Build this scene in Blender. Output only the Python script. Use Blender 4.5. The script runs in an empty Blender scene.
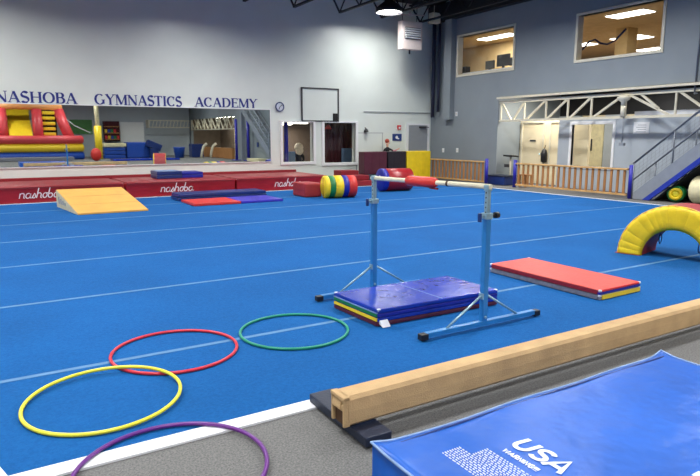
import bpy, bmesh, math, random
from mathutils import Vector, Matrix
random.seed(7)
PI = math.pi
scn = bpy.context.scene
COL = scn.collection

# ------------------------------------------------------------------ materials
def lin(c):
    return tuple(((v/255)/12.92 if v/255 <= 0.04045 else ((v/255+0.055)/1.055)**2.4) for v in c)

def mat(name, rgb, rough=0.6, metal=0.0, var=0.0, vscale=8.0, bump=0.0, bscale=60.0, spec=0.5, coat=0.0, stretch=None, emit=0.0, emit_rgb=None, detail=4):
    m = bpy.data.materials.new(name); m.use_nodes = True
    nt = m.node_tree; N = nt.nodes; L = nt.links
    b = N['Principled BSDF']
    c = lin(rgb)
    b.inputs['Base Color'].default_value = (*c, 1)
    b.inputs['Roughness'].default_value = rough
    b.inputs['Metallic'].default_value = metal
    b.inputs['Specular IOR Level'].default_value = spec
    if coat: b.inputs['Coat Weight'].default_value = coat; b.inputs['Coat Roughness'].default_value = 0.25
    tc = N.new('ShaderNodeTexCoord')
    src = tc.outputs['Object']
    if stretch:
        mp = N.new('ShaderNodeMapping'); mp.inputs['Scale'].default_value = stretch
        L.new(src, mp.inputs['Vector']); src = mp.outputs['Vector']
    if var:
        n = N.new('ShaderNodeTexNoise'); n.inputs['Scale'].default_value = vscale; n.inputs['Detail'].default_value = detail
        L.new(src, n.inputs['Vector'])
        r = N.new('ShaderNodeValToRGB')
        r.color_ramp.elements[0].position = 0.3; r.color_ramp.elements[1].position = 0.7
        r.color_ramp.elements[0].color = (*[max(0, v*(1-var)) for v in c], 1)
        r.color_ramp.elements[1].color = (*[min(1, v*(1+var)) for v in c], 1)
        L.new(n.outputs['Fac'], r.inputs['Fac']); L.new(r.outputs['Color'], b.inputs['Base Color'])
    if bump:
        n2 = N.new('ShaderNodeTexNoise'); n2.inputs['Scale'].default_value = bscale; n2.inputs['Detail'].default_value = 3
        L.new(src, n2.inputs['Vector'])
        bp = N.new('ShaderNodeBump'); bp.inputs['Strength'].default_value = bump; bp.inputs['Distance'].default_value = 0.02
        L.new(n2.outputs['Fac'], bp.inputs['Height']); L.new(bp.outputs['Normal'], b.inputs['Normal'])
    if emit:
        b.inputs['Emission Color'].default_value = (*lin(emit_rgb or rgb), 1)
        b.inputs['Emission Strength'].default_value = emit
    return m

M = {}
M['wall_white'] = mat('wall_white', (221,229,224), 0.34, var=0.03, vscale=1.2)
M['wall_grey'] = mat('wall_grey', (132,141,148), 0.6, var=0.04, vscale=1.5, bump=0.04, bscale=40)
M['partition'] = mat('partition', (172,181,190), 0.6, var=0.03, vscale=2)
M['room_cream'] = mat('room_cream', (224,211,178), 0.7, var=0.04, vscale=2)
M['room_tan'] = mat('room_tan', (216,192,142), 0.75, var=0.08, vscale=3)
M['room_brown'] = mat('room_brown', (120,106,94), 0.8, var=0.1, vscale=3)
M['ceiling'] = mat('ceiling_deck', (22,23,30), 0.8, var=0.1, vscale=3)
M['joist'] = mat('joist_steel', (24,24,30), 0.6, var=0.1)
M['outer_carpet'] = None
M['white_tape'] = mat('white_tape', (226,230,236), 0.6, var=0.04, vscale=12)
M['seam_tape'] = mat('seam_tape', (74,122,168), 0.7, var=0.12, vscale=6)
M['white_paint'] = mat('white_paint', (232,234,236), 0.45, var=0.02)
M['cream_steel'] = mat('cream_steel', (214,208,188), 0.5, var=0.06, vscale=6)
M['navy_letters'] = mat('navy_letters', (28,44,128), 0.5, var=0.05)
M['mirror'] = mat('mirror_silver', (225,232,230), 0.015, metal=1.0)
M['dark_frame'] = mat('dark_frame', (60,60,64), 0.5, var=0.05)
M['black'] = mat('black_plastic', (22,22,26), 0.45, var=0.1)
M['red_vinyl'] = mat('red_vinyl', (152,22,34), 0.34, var=0.12, vscale=2.5, bump=0.35, bscale=5, stretch=(1,1,3))
M['dark_red_vinyl'] = mat('dark_red_vinyl', (140,26,38), 0.5, var=0.1, vscale=4)
M['dull_red'] = mat('dull_red_vinyl', (158,46,52), 0.5, var=0.12, vscale=6, bump=0.1, bscale=40)
M['maroon'] = mat('maroon_vinyl', (82,26,48), 0.5, var=0.1, vscale=4, bump=0.2, bscale=6)
M['black_vinyl'] = mat('black_vinyl', (30,22,36), 0.5, var=0.1, bump=0.2, bscale=6)
M['yellow_vinyl'] = mat('yellow_vinyl', (236,204,32), 0.42, var=0.08, vscale=5, bump=0.35, bscale=7)
M['teal_dark'] = mat('dark_teal_vinyl', (28,62,78), 0.5, var=0.1)
M['navy_vinyl'] = mat('navy_vinyl', (22,48,112), 0.35, var=0.1, vscale=5, bump=0.2, bscale=8)
M['blue_vinyl'] = mat('blue_vinyl', (26,54,164), 0.24, var=0.16, vscale=4, bump=0.8, bscale=6)
M['royal_side'] = mat('royal_side_vinyl', (24,34,150), 0.4, var=0.1, bump=0.2, bscale=9)
M['crash_blue'] = mat('crash_mat_vinyl', (8,88,188), 0.36, var=0.14, vscale=2.2, bump=1.0, bscale=3.5, spec=0.4)
M['piping'] = mat('pale_piping', (120,150,196), 0.4, var=0.15, vscale=14)
M['purple_vinyl'] = mat('purple_vinyl', (58,48,176), 0.4, var=0.1)
M['bright_red_vinyl'] = mat('bright_red_vinyl', (206,48,42), 0.42, var=0.08, vscale=5, bump=0.15, bscale=30)
M['green_vinyl'] = mat('green_vinyl', (24,120,62), 0.42, var=0.1)
M['silver_vinyl'] = mat('silver_side', (120,122,134), 0.5, var=0.2, vscale=20)
M['velcro'] = mat('white_velcro', (210,214,222), 0.8, var=0.1)
M['tan_vinyl'] = mat('tan_vinyl', (224,170,84), 0.42, var=0.08, vscale=3, bump=0.12, bscale=10)
M['cream_vinyl'] = mat('cream_vinyl', (226,216,176), 0.5, var=0.12, vscale=9, bump=0.1)
M['beam_suede'] = mat('beam_suede', (188,158,116), 0.85, var=0.14, vscale=5, bump=0.25, bscale=120, detail=8)
M['beam_dark'] = mat('beam_inside', (84,58,38), 0.9, var=0.2)
M['rubber_navy'] = mat('navy_rubber', (24,34,56), 0.5, var=0.1, bump=0.1)
M['bar_blue'] = mat('blue_enamel', (44,124,190), 0.32, metal=0.1, var=0.06, vscale=9)
M['steel'] = mat('pale_steel', (150,182,196), 0.35, metal=0.5, var=0.08, vscale=20)
M['bar_wood'] = mat('bar_fibreglass', (226,220,194), 0.5, var=0.12, vscale=10, stretch=(8,1,8))
M['dark_blue'] = mat('dark_blue_plastic', (22,52,110), 0.4, var=0.05)
M['post_blue'] = mat('post_blue', (34,34,160), 0.45, var=0.08)
M['stair_blue'] = mat('stair_blue', (26,50,160), 0.5, var=0.08)
M['wood'] = mat('fence_wood', (168,116,66), 0.6, var=0.2, vscale=10, stretch=(1,1,.2))
M['wood_cap'] = mat('fence_rail_wood', (196,154,98), 0.55, var=0.15, vscale=6)
M['stair_grey'] = mat('stair_grey', (134,140,150), 0.5, var=0.06, vscale=6)
M['rail_grey'] = mat('rail_grey', (112,118,128), 0.45, metal=0.3, var=0.05)
M['stair_shadow'] = mat('under_stair_black', (26,28,34), 0.85, var=0.1)  # near-black: painted shade under the stairs, dark tone of the upper alcove
M['heater'] = mat('heater_enamel', (226,212,208), 0.5, var=0.05)
M['pipe_dark'] = mat('pipe_dark', (44,50,76), 0.55, var=0.06)
M['glass'] = None
M['hoop_red'] = mat('hoop_red', (206,44,60), 0.35, var=0.06)
M['hoop_green'] = mat('hoop_green', (22,140,110), 0.35, var=0.06)
M['hoop_yellow'] = mat('hoop_yellow', (228,220,58), 0.35, var=0.06)
M['hoop_purple'] = mat('hoop_purple', (98,36,128), 0.35, var=0.06)
M['print_white'] = mat('print_white', (222,230,244), 0.5, var=0.05)
M['logo_white'] = mat('logo_white', (236,224,226), 0.5, var=0.05)
M['clock_face'] = mat('clock_face', (206,214,226), 0.4, var=0.04)
M['clock_rim'] = mat('clock_rim', (52,70,120), 0.4, var=0.04)
M['sign_blue'] = mat('sign_blue', (28,58,130), 0.5, var=0.04)
M['sign_red'] = mat('sign_red', (206,40,44), 0.5, var=0.04)
M['skin'] = mat('skin', (222,172,146), 0.55, var=0.05)
M['blonde'] = mat('blonde_hair', (244,228,200), 0.6, var=0.15, vscale=30)
M['ginger'] = mat('ginger_hair', (170,66,44), 0.6, var=0.15, vscale=30)
M['cloth_dark'] = mat('dark_cloth', (34,36,42), 0.9, var=0.1)
M['cloth_blue'] = mat('blue_grey_cloth', (92,118,146), 0.9, var=0.1)
M['cloth_pink'] = mat('pink_cloth', (212,130,150), 0.9, var=0.1)
M['curtain_maroon'] = mat('maroon_curtain', (70,24,34), 0.9, var=0.15, vscale=12, stretch=(6,6,.3))
M['door_grey'] = mat('door_grey', (146,152,160), 0.5, var=0.03)
M['infl_red'] = mat('inflatable_red', (206,66,74), 0.45, var=0.06)
M['infl_orange'] = mat('inflatable_orange', (232,160,96), 0.45, var=0.06)
M['infl_yellow'] = mat('inflatable_yellow', (236,200,40), 0.45, var=0.06)
M['infl_blue'] = mat('inflatable_blue', (16,70,170), 0.45, var=0.06)
M['diffuser'] = mat('lamp_diffuser', (255,252,244), 0.5, emit=26.0)
M['panel_light'] = mat('panel_light', (255,248,232), 0.5, emit=7.0)
M['green_leaf'] = mat('green_plastic', (70,128,66), 0.5, var=0.1)

def carpet(name, rgb, rgb2, sc, patch=0.0, psc=0.6):
    m = bpy.data.materials.new(name); m.use_nodes = True
    nt = m.node_tree; N = nt.nodes; L = nt.links; b = N['Principled BSDF']
    b.inputs['Roughness'].default_value = 0.95; b.inputs['Specular IOR Level'].default_value = 0.2
    tc = N.new('ShaderNodeTexCoord')
    n = N.new('ShaderNodeTexNoise'); n.inputs['Scale'].default_value = sc; n.inputs['Detail'].default_value = 6
    n.inputs['Roughness'].default_value = 0.7
    L.new(tc.outputs['Object'], n.inputs['Vector'])
    r = N.new('ShaderNodeValToRGB'); r.color_ramp.elements[0].position = .38; r.color_ramp.elements[1].position = .62
    r.color_ramp.elements[0].color = (*lin(rgb), 1); r.color_ramp.elements[1].color = (*lin(rgb2), 1)
    L.new(n.outputs['Fac'], r.inputs['Fac'])
    n3 = N.new('ShaderNodeTexNoise'); n3.inputs['Scale'].default_value = psc; n3.inputs['Detail'].default_value = 5
    L.new(tc.outputs['Object'], n3.inputs['Vector'])
    mr = N.new('ShaderNodeMapRange'); mr.inputs['From Min'].default_value = .3; mr.inputs['From Max'].default_value = .7
    mr.inputs['To Min'].default_value = 1-patch; mr.inputs['To Max'].default_value = 1+patch
    L.new(n3.outputs['Fac'], mr.inputs['Value'])
    vm = N.new('ShaderNodeVectorMath'); vm.operation = 'SCALE'
    L.new(r.outputs['Color'], vm.inputs[0]); L.new(mr.outputs['Result'], vm.inputs['Scale'])
    L.new(vm.outputs['Vector'], b.inputs['Base Color'])
    bp = N.new('ShaderNodeBump'); bp.inputs['Strength'].default_value = .5; bp.inputs['Distance'].default_value = .01
    L.new(n.outputs['Fac'], bp.inputs['Height']); L.new(bp.outputs['Normal'], b.inputs['Normal'])
    return m
M['outer_carpet'] = carpet('grey_carpet', (92,93,94), (128,128,128), 90, .07)
M['blue_carpet'] = carpet('blue_carpet', (8,80,144), (16,90,157), 45, .09, 0.9)

def glass():
    m = bpy.data.materials.new('window_glass'); m.use_nodes = True
    nt = m.node_tree; N = nt.nodes; L = nt.links
    for n in list(N): N.remove(n)
    o = N.new('ShaderNodeOutputMaterial'); mx = N.new('ShaderNodeMixShader')
    t = N.new('ShaderNodeBsdfTransparent'); g = N.new('ShaderNodeBsdfGlossy'); g.inputs['Roughness'].default_value = .02
    fr = N.new('ShaderNodeFresnel'); fr.inputs['IOR'].default_value = 1.5
    ge = N.new('ShaderNodeNewGeometry'); ml = N.new('ShaderNodeMath'); ml.operation = 'MULTIPLY_ADD'; ml.inputs[1].default_value = -1; ml.inputs[2].default_value = 1
    m2 = N.new('ShaderNodeMath'); m2.operation = 'MULTIPLY'; L.new(ge.outputs['Backfacing'], ml.inputs[0]); L.new(ml.outputs[0], m2.inputs[0]); L.new(fr.outputs[0], m2.inputs[1]); L.new(m2.outputs[0], mx.inputs[0]); L.new(t.outputs[0], mx.inputs[1]); L.new(g.outputs[0], mx.inputs[2])
    L.new(mx.outputs[0], o.inputs[0]); return m
M['glass'] = glass()

# ------------------------------------------------------------------ mesh helpers
class B:
    """collects shapes (world coordinates) for ONE mesh"""
    def __init__(s): s.bm = bmesh.new()
    def box(s, x0, x1, y0, y1, z0, z1, bev=0.0, seg=2, mi=0):
        vs = [s.bm.verts.new(p) for p in ((x0,y0,z0),(x1,y0,z0),(x1,y1,z0),(x0,y1,z0),(x0,y0,z1),(x1,y0,z1),(x1,y1,z1),(x0,y1,z1))]
        fs = [s.bm.faces.new([vs[i] for i in q]) for q in ((3,2,1,0),(4,5,6,7),(0,1,5,4),(1,2,6,5),(2,3,7,6),(3,0,4,7))]
        for f in fs: f.material_index = mi
        if bev:
            es = list({e for f in fs for e in f.edges})
            bmesh.ops.bevel(s.bm, geom=es, offset=bev, segments=seg, affect='EDGES', profile=0.6, material=mi)
        return s
    def obox(s, c, size, rz=0.0, bev=0.0, rx=0.0, ry=0.0, mi=0):
        """box centred at c, size, rotated"""
        n0 = set(s.bm.verts)
        a, b_, c_ = [v/2 for v in size]
        s.box(-a, a, -b_, b_, -c_, c_, bev, mi=mi)
        mt = Matrix.Translation(Vector(c)) @ Matrix.Rotation(rz,4,'Z') @ Matrix.Rotation(ry,4,'Y') @ Matrix.Rotation(rx,4,'X')
        for v in s.bm.verts:
            if v not in n0: v.co = mt @ v.co
        return s
    def tube(s, pts, r, n=8, closed=False, rads=None):
        pts = [Vector(p) for p in pts]; k = len(pts); rings = []
        prev = None
        for i, p in enumerate(pts):
            if closed: d = pts[(i+1) % k] - pts[i-1]
            else: d = pts[min(i+1,k-1)] - pts[max(i-1,0)]
            d.normalize()
            if prev is None:
                u = d.cross(Vector((0,0,1)))
                if u.length < 1e-3: u = d.cross(Vector((0,1,0)))
            else:
                u = prev - d*prev.dot(d)
            u.normalize(); prev = u; w = d.cross(u)
            rr = rads[i] if rads else r
            rings.append([s.bm.verts.new(p + (u*math.cos(2*PI*j/n) + w*math.sin(2*PI*j/n))*rr) for j in range(n)])
        for i in range(k if closed else k-1):
            a, b = rings[i], rings[(i+1) % k]
            for j in range(n):
                f = s.bm.faces.new((a[j], a[(j+1)%n], b[(j+1)%n], b[j])); f.smooth = n > 6
        if not closed:
            s.bm.faces.new(rings[0][::-1]); s.bm.faces.new(rings[-1])
        return s
    def cyl(s, p0, p1, r, n=24, r1=None):
        return s.tube([p0, p1], r, n, rads=[r, r if r1 is None else r1])
    def bar(s, p0, p1, w, h=None):
        """square-section bar"""
        h = h or w
        p0, p1 = Vector(p0), Vector(p1); d = (p1-p0); L_ = d.length; d.normalize()
        u = d.cross(Vector((0,0,1)))
        if u.length < 1e-3: u = Vector((1,0,0))
        u.normalize(); v = u.cross(d)
        q = []
        for p in (p0, p1):
            q.append([s.bm.verts.new(p + u*w/2*a + v*h/2*b) for a, b in ((-1,-1),(1,-1),(1,1),(-1,1))])
        for j in range(4): s.bm.faces.new((q[0][j], q[0][(j+1)%4], q[1][(j+1)%4], q[1][j]))
        s.bm.faces.new(q[0][::-1]); s.bm.faces.new(q[1]); return s
    def prism(s, poly, ax, a0, a1, mi=0):
        """poly in the other two axes (order xyz without ax), extruded along ax"""
        def P(u, v, t):
            return (t,u,v) if ax == 'x' else ((u,t,v) if ax == 'y' else (u,v,t))
        A = [s.bm.verts.new(P(u,v,a0)) for u, v in poly]; Bv = [s.bm.verts.new(P(u,v,a1)) for u, v in poly]
        n = len(poly)
        for j in range(n):
            f = s.bm.faces.new((A[j], A[(j+1)%n], Bv[(j+1)%n], Bv[j])); f.material_index = mi
        s.bm.faces.new(A[::-1]).material_index = mi; s.bm.faces.new(Bv).material_index = mi
        return s
    def lathe(s, c, prof, n=32, axis='z', caps=True):
        """prof: list of (r, t) along axis from c"""
        rings = []
        for r, t in prof:
            ring = []
            for j in range(n):
                a = 2*PI*j/n; u, v = r*math.cos(a), r*math.sin(a)
                o = (u,v,t) if axis == 'z' else ((t,u,v) if axis == 'x' else (u,t,v))
                ring.append(s.bm.verts.new(Vector(c)+Vector(o)))
            rings.append(ring)
        for a, b in zip(rings, rings[1:]):
            for j in range(n):
                s.bm.faces.new((a[j], a[(j+1)%n], b[(j+1)%n], b[j])).smooth = True
        if caps and prof[0][0] > 1e-4: s.bm.faces.new(rings[0][::-1])
        if caps and prof[-1][0] > 1e-4: s.bm.faces.new(rings[-1])
        return s
    def ball(s, c, r, sc=(1,1,1), n=16):
        mt = Matrix.Translation(Vector(c)) @ Matrix.Diagonal((*[r*k for k in sc],1))
        g = bmesh.ops.create_uvsphere(s.bm, u_segments=n, v_segments=n//2+2, radius=1.0, matrix=mt)
        for v in g['verts']:
            for f in v.link_faces: f.smooth = True
        return s
    def rot(s, c, rz):
        c = Vector(c); m_ = Matrix.Rotation(rz, 4, 'Z')
        for v in s.bm.verts: v.co = c + m_ @ (v.co - c)
        return s
    def shear(s, y0, k):
        for v in s.bm.verts: v.co.x -= k*(v.co.y-y0)
        return s
    def build(s, name, m, parent=None, kind=None, label=None, loc=None, smooth=None):
        bmesh.ops.recalc_face_normals(s.bm, faces=s.bm.faces)
        me = bpy.data.meshes.new(name)
        org = Vector((0,0,0))
        if parent is not None: org = root_loc(parent)
        elif loc is not None: org = Vector(loc)
        elif len(s.bm.verts):
            xs = [v.co for v in s.bm.verts]
            org = Vector(((min(v.x for v in xs)+max(v.x for v in xs))/2, (min(v.y for v in xs)+max(v.y for v in xs))/2, min(v.z for v in xs)))
        for v in s.bm.verts: v.co -= org
        s.bm.to_mesh(me); s.bm.free()
        o = bpy.data.objects.new(name, me); COL.objects.link(o)
        for mm in (m if isinstance(m, (list,tuple)) else [m]): me.materials.append(mm)
        if parent is not None: o.parent = parent
        else: o.location = org
        if kind: o['kind'] = kind
        if label: o['label'] = label
        return o

def root_loc(o):
    v = Vector(o.location)
    while o.parent: o = o.parent; v = v + Vector(o.location)
    return v
def thing(name, label, cat, loc, group=None):
    o = bpy.data.objects.new(name, None); COL.objects.link(o); o.location = loc; o.empty_display_size = .1
    o['label'] = label; o['category'] = cat
    if group: o['group'] = group
    return o
def tag(o, label, cat, group=None):
    o['label'] = label; o['category'] = cat
    if group: o['group'] = group
    return o
def struct(o): o['kind'] = 'structure'; return o
def clone(root, loc, label=None, rz=0):
    r = root.copy(); COL.objects.link(r); r.location = loc; r.rotation_euler = (0,0,rz)
    if label: r['label'] = label
    for ch in [o for o in COL.objects if o.parent == root]:
        c = ch.copy(); COL.objects.link(c); c.parent = r
        for g in [o for o in COL.objects if o.parent == ch]:
            d = g.copy(); COL.objects.link(d); d.parent = c
    return r

# ------------------------------------------------------------------ camera (1.6 m above the floor)
XA = Vector((0.85623468, 0.08733594, -0.50915087)); YA = Vector((-0.51658704, 0.14475791, -0.84390934)); ZA = Vector((0, 0.985605186, 0.169063354))
cd = bpy.data.cameras.new('camera'); cam = bpy.data.objects.new('camera', cd); COL.objects.link(cam); scn.camera = cam
R3 = Matrix((XA, YA, ZA))
cam.matrix_world = Matrix.Translation((0,0,1.6)) @ R3.to_4x4()
cd.sensor_fit = 'HORIZONTAL'; cd.sensor_width = 36; cd.lens = 594.639/700*36
cd.clip_start = .05; cd.clip_end = 200

# ------------------------------------------------------------------ room shell
def wall(name, m, fixed, f0, f1, u0, u1, z0, z1, holes, axis):
    """axis 'y': wall spans x (u) at y f0..f1; axis 'x': spans y"""
    us = sorted({u0, u1, *[h[0] for h in holes], *[h[1] for h in holes]}); zs = sorted({z0, z1, *[h[2] for h in holes], *[h[3] for h in holes]})
    b = B()
    for ua, ub in zip(us, us[1:]):
        run = None
        for za, zb in zip(zs, zs[1:]):
            cu, cz = (ua+ub)/2, (za+zb)/2
            hole = any(h[0] < cu < h[1] and h[2] < cz < h[3] for h in holes)
            if not hole: run = (run[0], zb) if run else (za, zb)
            if (hole or zb == zs[-1]) and run:
                if axis == 'y': b.box(ua, ub, f0, f1, run[0], run[1])
                else: b.box(f0, f1, ua, ub, run[0], run[1])
                run = None
    return struct(b.build(name, m, loc=(0,0,0)))

BW = 18.6; RW = 14.9
struct(B().box(-9.2, 15.1, -14.3, 18.9, -.2, -.012).build('floor', M['outer_carpet'], loc=(0,0,-.1)))
wall('wall_back', M['wall_white'], 0, BW, BW+.22, -9, 15.2, 0, 6.4, [(8.56,9.72,.72,2.06),(10.16,11.44,.66,2.06)], 'y')
wall('wall_right', M['wall_grey'], 0, RW, RW+.2, -14, BW, 0, 6.4, [(-13.6,-3.0,0,2.95),(5.2,15.0,0,2.9),(14.42,17.1,3.78,5.1),(9.38,11.95,3.76,5.0)], 'x')
struct(B().box(-9.2,-9,-14,18.8,0,6.4).build('wall_left', M['wall_grey'], loc=(-9,0,0)))
struct(B().box(-9.2,15.1,-14.2,-14,0,6.4).build('wall_front', M['partition'], loc=(0,-14,0)))
struct(B().box(-9.2,15.1,-14.2,18.9,6.4,6.6).build('ceiling', M['ceiling'], loc=(0,0,6.4)))

# ceiling joists: bar joists running towards the back wall
nt_ = 1
def joist(x):
    global nt_
    b = B(); zb, zt = 5.62, 6.34
    b.box(x-.05, x+.05, -14, BW-.02, zt-.05, zt)
    b.box(x-.045, x+.045, -13.5, 17.95, zb, zb+.06)
    y = 17.95; up = True
    b.bar((x, 17.95, zb+.03), (x, 18.5, zt-.03), .045)
    while y > -13:
        b.bar((x, y, zb+.03 if up else zt-.03), (x, y-.62, zt-.03 if up else zb+.03), .035); y -= .62; up = not up
    struct(b.build('trim_%d' % nt_, M['joist'], loc=(x,0,zb))); nt_ += 1
for k in range(-9, 4): joist(8.75 + 1.68*k)
# girder along the right wall, and columns / downpipes in the corner
b = B().box(14.62, 14.88, -14, BW-.05, 5.75, 6.35); struct(b.build('trim_%d' % nt_, M['joist'])); nt_ += 1

# blue carpeted spring floor
BX0, BX1, BY0, BY1 = -.15, 13.42, 3.02, 16.2
fl = thing('spring_floor', 'large square blue carpeted gymnastics floor with pale seam lines', 'sports floor', ((BX0+BX1)/2, 9.6, -.012))
B().box(BX0, BX1, BY0, BY1, -.012, 0.0).build('carpet', M['blue_carpet'], fl)
b = B(); w = .1
b.box(BX0-.03, BX1, BY0-.06, BY0+.05, -.01, .003)
b.build('border_strip', M['white_tape'], fl, label='wide white strip along the near edge')
B().box(BX0-.04, BX0+.03, BY0-.06, BY1, -.01, .003).build('border_strip', M['white_tape'], fl)
B().box(BX1-.04, BX1+.05, BY0-.06, BY1, -.01, .003).build('border_strip', M['white_tape'], fl)
B().box(BX0-.03, BX1+.05, BY1-.06, BY1+.03, -.01, .003).build('border_strip', M['white_tape'], fl)
B().prism([(BX0-.03,BY0+.3),(BX0+.03,BY0+.3),(BX0+.10,BY0+.04),(BX0+.02,BY0-.02)],'z',-.009,.004).build('corner_strip', M['white_tape'], fl)
for y in (4.36, 6.35, 8.34, 10.35, 12.35, 14.35):
    B().box(BX0+.03, BX1-.04, y-.024, y+.024, -.005, .002).build('seam', M['seam_tape'], fl)

# ------------------------------------------------------------------ back wall fixtures
def glyph_strokes(ch):
    """serif capitals: (width, strokes, serifs) ; strokes are point lists"""
    def arc(cx, cy, rx, ry, a0, a1, n=20): return [(cx+rx*math.cos(math.radians(a0+(a1-a0)*i/n)), cy+ry*math.sin(math.radians(a0+(a1-a0)*i/n))) for i in range(n+1)]
    T, t = .20, .08
    G = {
     'N': (1.0, [([(.16,0),(.16,1)],t),([(.16,.98),(.86,.02)],T),([(.86,0),(.86,1)],t)], [(.02,.32,0),(.0,.22,1),(.72,1.0,1)]),
     'A': (1.0, [([(.5,1.0),(.13,0)],t),([(.5,1.0),(.86,0)],T),([(.25,.34),(.72,.34)],t)], [(.0,.28,0),(.68,1.02,0)]),
     'S': (.72, [(arc(.36,.75,.25,.22,30,270)[:] + arc(.36,.26,.27,.25,90,-150),None)], []),
     'H': (1.05, [([(.2,0),(.2,1)],T),([(.84,0),(.84,1)],T),([(.2,.52),(.84,.52)],t)], [(.04,.36,0),(.04,.36,1),(.68,1.0,0),(.68,1.0,1)]),
     'O': (1.0, [(arc(.5,.5,.4,.47,0,360,36),None)], []),
     'B': (.85, [([(.2,0),(.2,1)],T),([(.2,.97),(.45,.97)]+arc(.45,.76,.22,.21,90,-90)+[(.2,.55)],None),([(.2,.53),(.48,.53)]+arc(.48,.28,.26,.25,90,-90)+[(.2,.03)],None)], [(.04,.3,0),(.04,.3,1)]),
     'G': (1.02, [(arc(.5,.5,.4,.47,48,330,30),None),([(.84,.08),(.84,.42)],T)], [(.66,.98,.45)]),
     'Y': (.95, [([(.14,1),(.48,.5)],T),([(.84,1),(.48,.5)],t),([(.48,.52),(.48,0)],T)], [(.0,.3,1),(.7,.98,1),(.33,.63,0)]),
     'M': (1.2, [([(.16,0),(.16,1)],t),([(.2,1),(.6,.05)],T),([(.6,.05),(1.0,1)],t),([(1.02,0),(1.02,1)],T)], [(.02,.3,0),(.0,.25,1),(.86,1.18,0),(.95,1.18,1)]),
     'T': (.85, [([(.42,0),(.42,1)],T),([(.06,.97),(.78,.97)],t),([(.06,.8),(.06,1)],t),([(.78,.8),(.78,1)],t)], [(.26,.58,0)]),
     'I': (.45, [([(.22,0),(.22,1)],T)], [(.06,.38,0),(.06,.38,1)]),
     'C': (.9, [(arc(.48,.5,.38,.47,45,318,30),None),([(.76,.68),(.76,.96)],t)], []),
     'D': (1.0, [([(.2,0),(.2,1)],T),([(.2,.97),(.42,.97)]+arc(.42,.5,.44,.47,90,-90,24)+[(.2,.03)],None)], [(.04,.3,0),(.04,.3,1)]),
     'E': (.82, [([(.2,0),(.2,1)],T),([(.2,.97),(.7,.97)],t),([(.2,.52),(.58,.52)],t),([(.2,.03),(.74,.03)],t),([(.7,.8),(.7,1)],t),([(.76,0),(.76,.22)],t),([(.58,.42),(.58,.62)],t)], [(.04,.3,0),(.04,.3,1)]),
    }
    return G[ch]
def ribbon(b, pts, wfun, P, depth):
    """flat ribbon with thickness; P maps (u,v,d) to world"""
    n = len(pts); L_, R_ = [], []
    for i in range(n):
        a = pts[max(i-1,0)]; c = pts[min(i+1,n-1)]
        dx, dy = c[0]-a[0], c[1]-a[1]; l = math.hypot(dx,dy) or 1; dx/=l; dy/=l
        w_ = wfun(dx,dy)/2
        L_.append((pts[i][0]-dy*w_, pts[i][1]+dx*w_)); R_.append((pts[i][0]+dy*w_, pts[i][1]-dx*w_))
    vs = [[b.bm.verts.new(P(u,v,d)) for u,v in side] for side in (L_,R_) for d in (0,depth)]
    l0,l1,r0,r1 = vs
    for i in range(n-1):
        b.bm.faces.new((l1[i],l1[i+1],r1[i+1],r1[i])); b.bm.faces.new((l0[i],r0[i],r0[i+1],l0[i+1]))
        b.bm.faces.new((l0[i],l0[i+1],l1[i+1],l1[i])); b.bm.faces.new((r0[i],r1[i],r1[i+1],r0[i+1]))
    b.bm.faces.new((l0[0],l1[0],r1[0],r0[0])); b.bm.faces.new((l0[-1],r0[-1],r1[-1],l1[-1]))
def word(text, x0, x1, z0, h):
    tot = sum(glyph_strokes(c)[0] for c in text); sx = (x1-x0)/tot; u = x0
    r = thing('wall_lettering', 'navy blue serif word %s painted above the mirror' % text, 'lettering', ((x0+x1)/2, BW-.012, z0), 'words above the mirror')
    for ch in text:
        wd, strokes, serifs = glyph_strokes(ch); b = B()
        P = lambda p, q, d, u=u: (u + p*sx, BW-.001-d, z0 + q*h)
        for k, (pts, wv) in enumerate(strokes):
            f = (lambda dx, dy, wv=wv: wv) if wv else (lambda dx, dy: .07 + .14*abs(dy)**1.3 if ch != 'S' else .08+.14*abs(dx*.8-dy*.6))
            ribbon(b, pts, f, P, .010 + .0006*k)
        for k, (a, c, q) in enumerate(serifs):
            q0 = q-.022 if q not in (0,1) else (0 if q == 0 else .955)
            ribbon(b, [(a,q0+.022),(c,q0+.022)], lambda dx,dy: .06, P, .0112+.0005*k)
        b.build('letter', M['navy_letters'], r)
        u += wd*sx
word('NASHOBA', .27, 2.28, 2.49, .29)
word('GYMNASTICS', 2.73, 5.22, 2.49, .29)
word('ACADEMY', 5.60, 7.68, 2.50, .285)

mr = thing('wall_mirror', 'long wide mirror along the white back wall reflecting the gym', 'mirror', (3.1, BW-.03, .75))
B().box(-2.0, 8.11, BW-.03, BW-.008, .76, 2.45).build('mirror_glass', M['mirror'], mr)
b = B(); b.box(-2.03, 8.13, BW-.034, BW-.002, 2.45, 2.475); b.box(-2.03, 8.13, BW-.034, BW-.002, .735, .76); b.box(8.11, 8.135, BW-.034, BW-.002, .735, 2.475); b.box(-2.03,-2,BW-.034,BW-.002,.735,2.475)
b.build('frame', M['white_paint'], mr)

def framed_window(n, x0, x1, z0, z1, wd=.09):
    r = bpy.data.objects.new('window_%d' % n, None); COL.objects.link(r); r.location = ((x0+x1)/2, BW, z0); struct(r)
    b = B()
    for a in ((x0-wd, x1+wd, z1, z1+wd*.6), (x0-wd*1.1, x1+wd*1.1, z0-wd, z0), (x0-wd, x0, z0, z1), (x1, x1+wd, z0, z1)):
        b.box(a[0], a[1], BW-.05, BW+.06, a[2], a[3], .006, 1)
    b.build('window_frame', M['white_paint'], r)
    B().box(x0, x1, BW+.1, BW+.106, z0, z1).build('pane', M['glass'], r)
framed_window(1, 8.56, 9.72, .72, 2.06); framed_window(2, 10.16, 11.44, .66, 2.06, .1)
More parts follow.
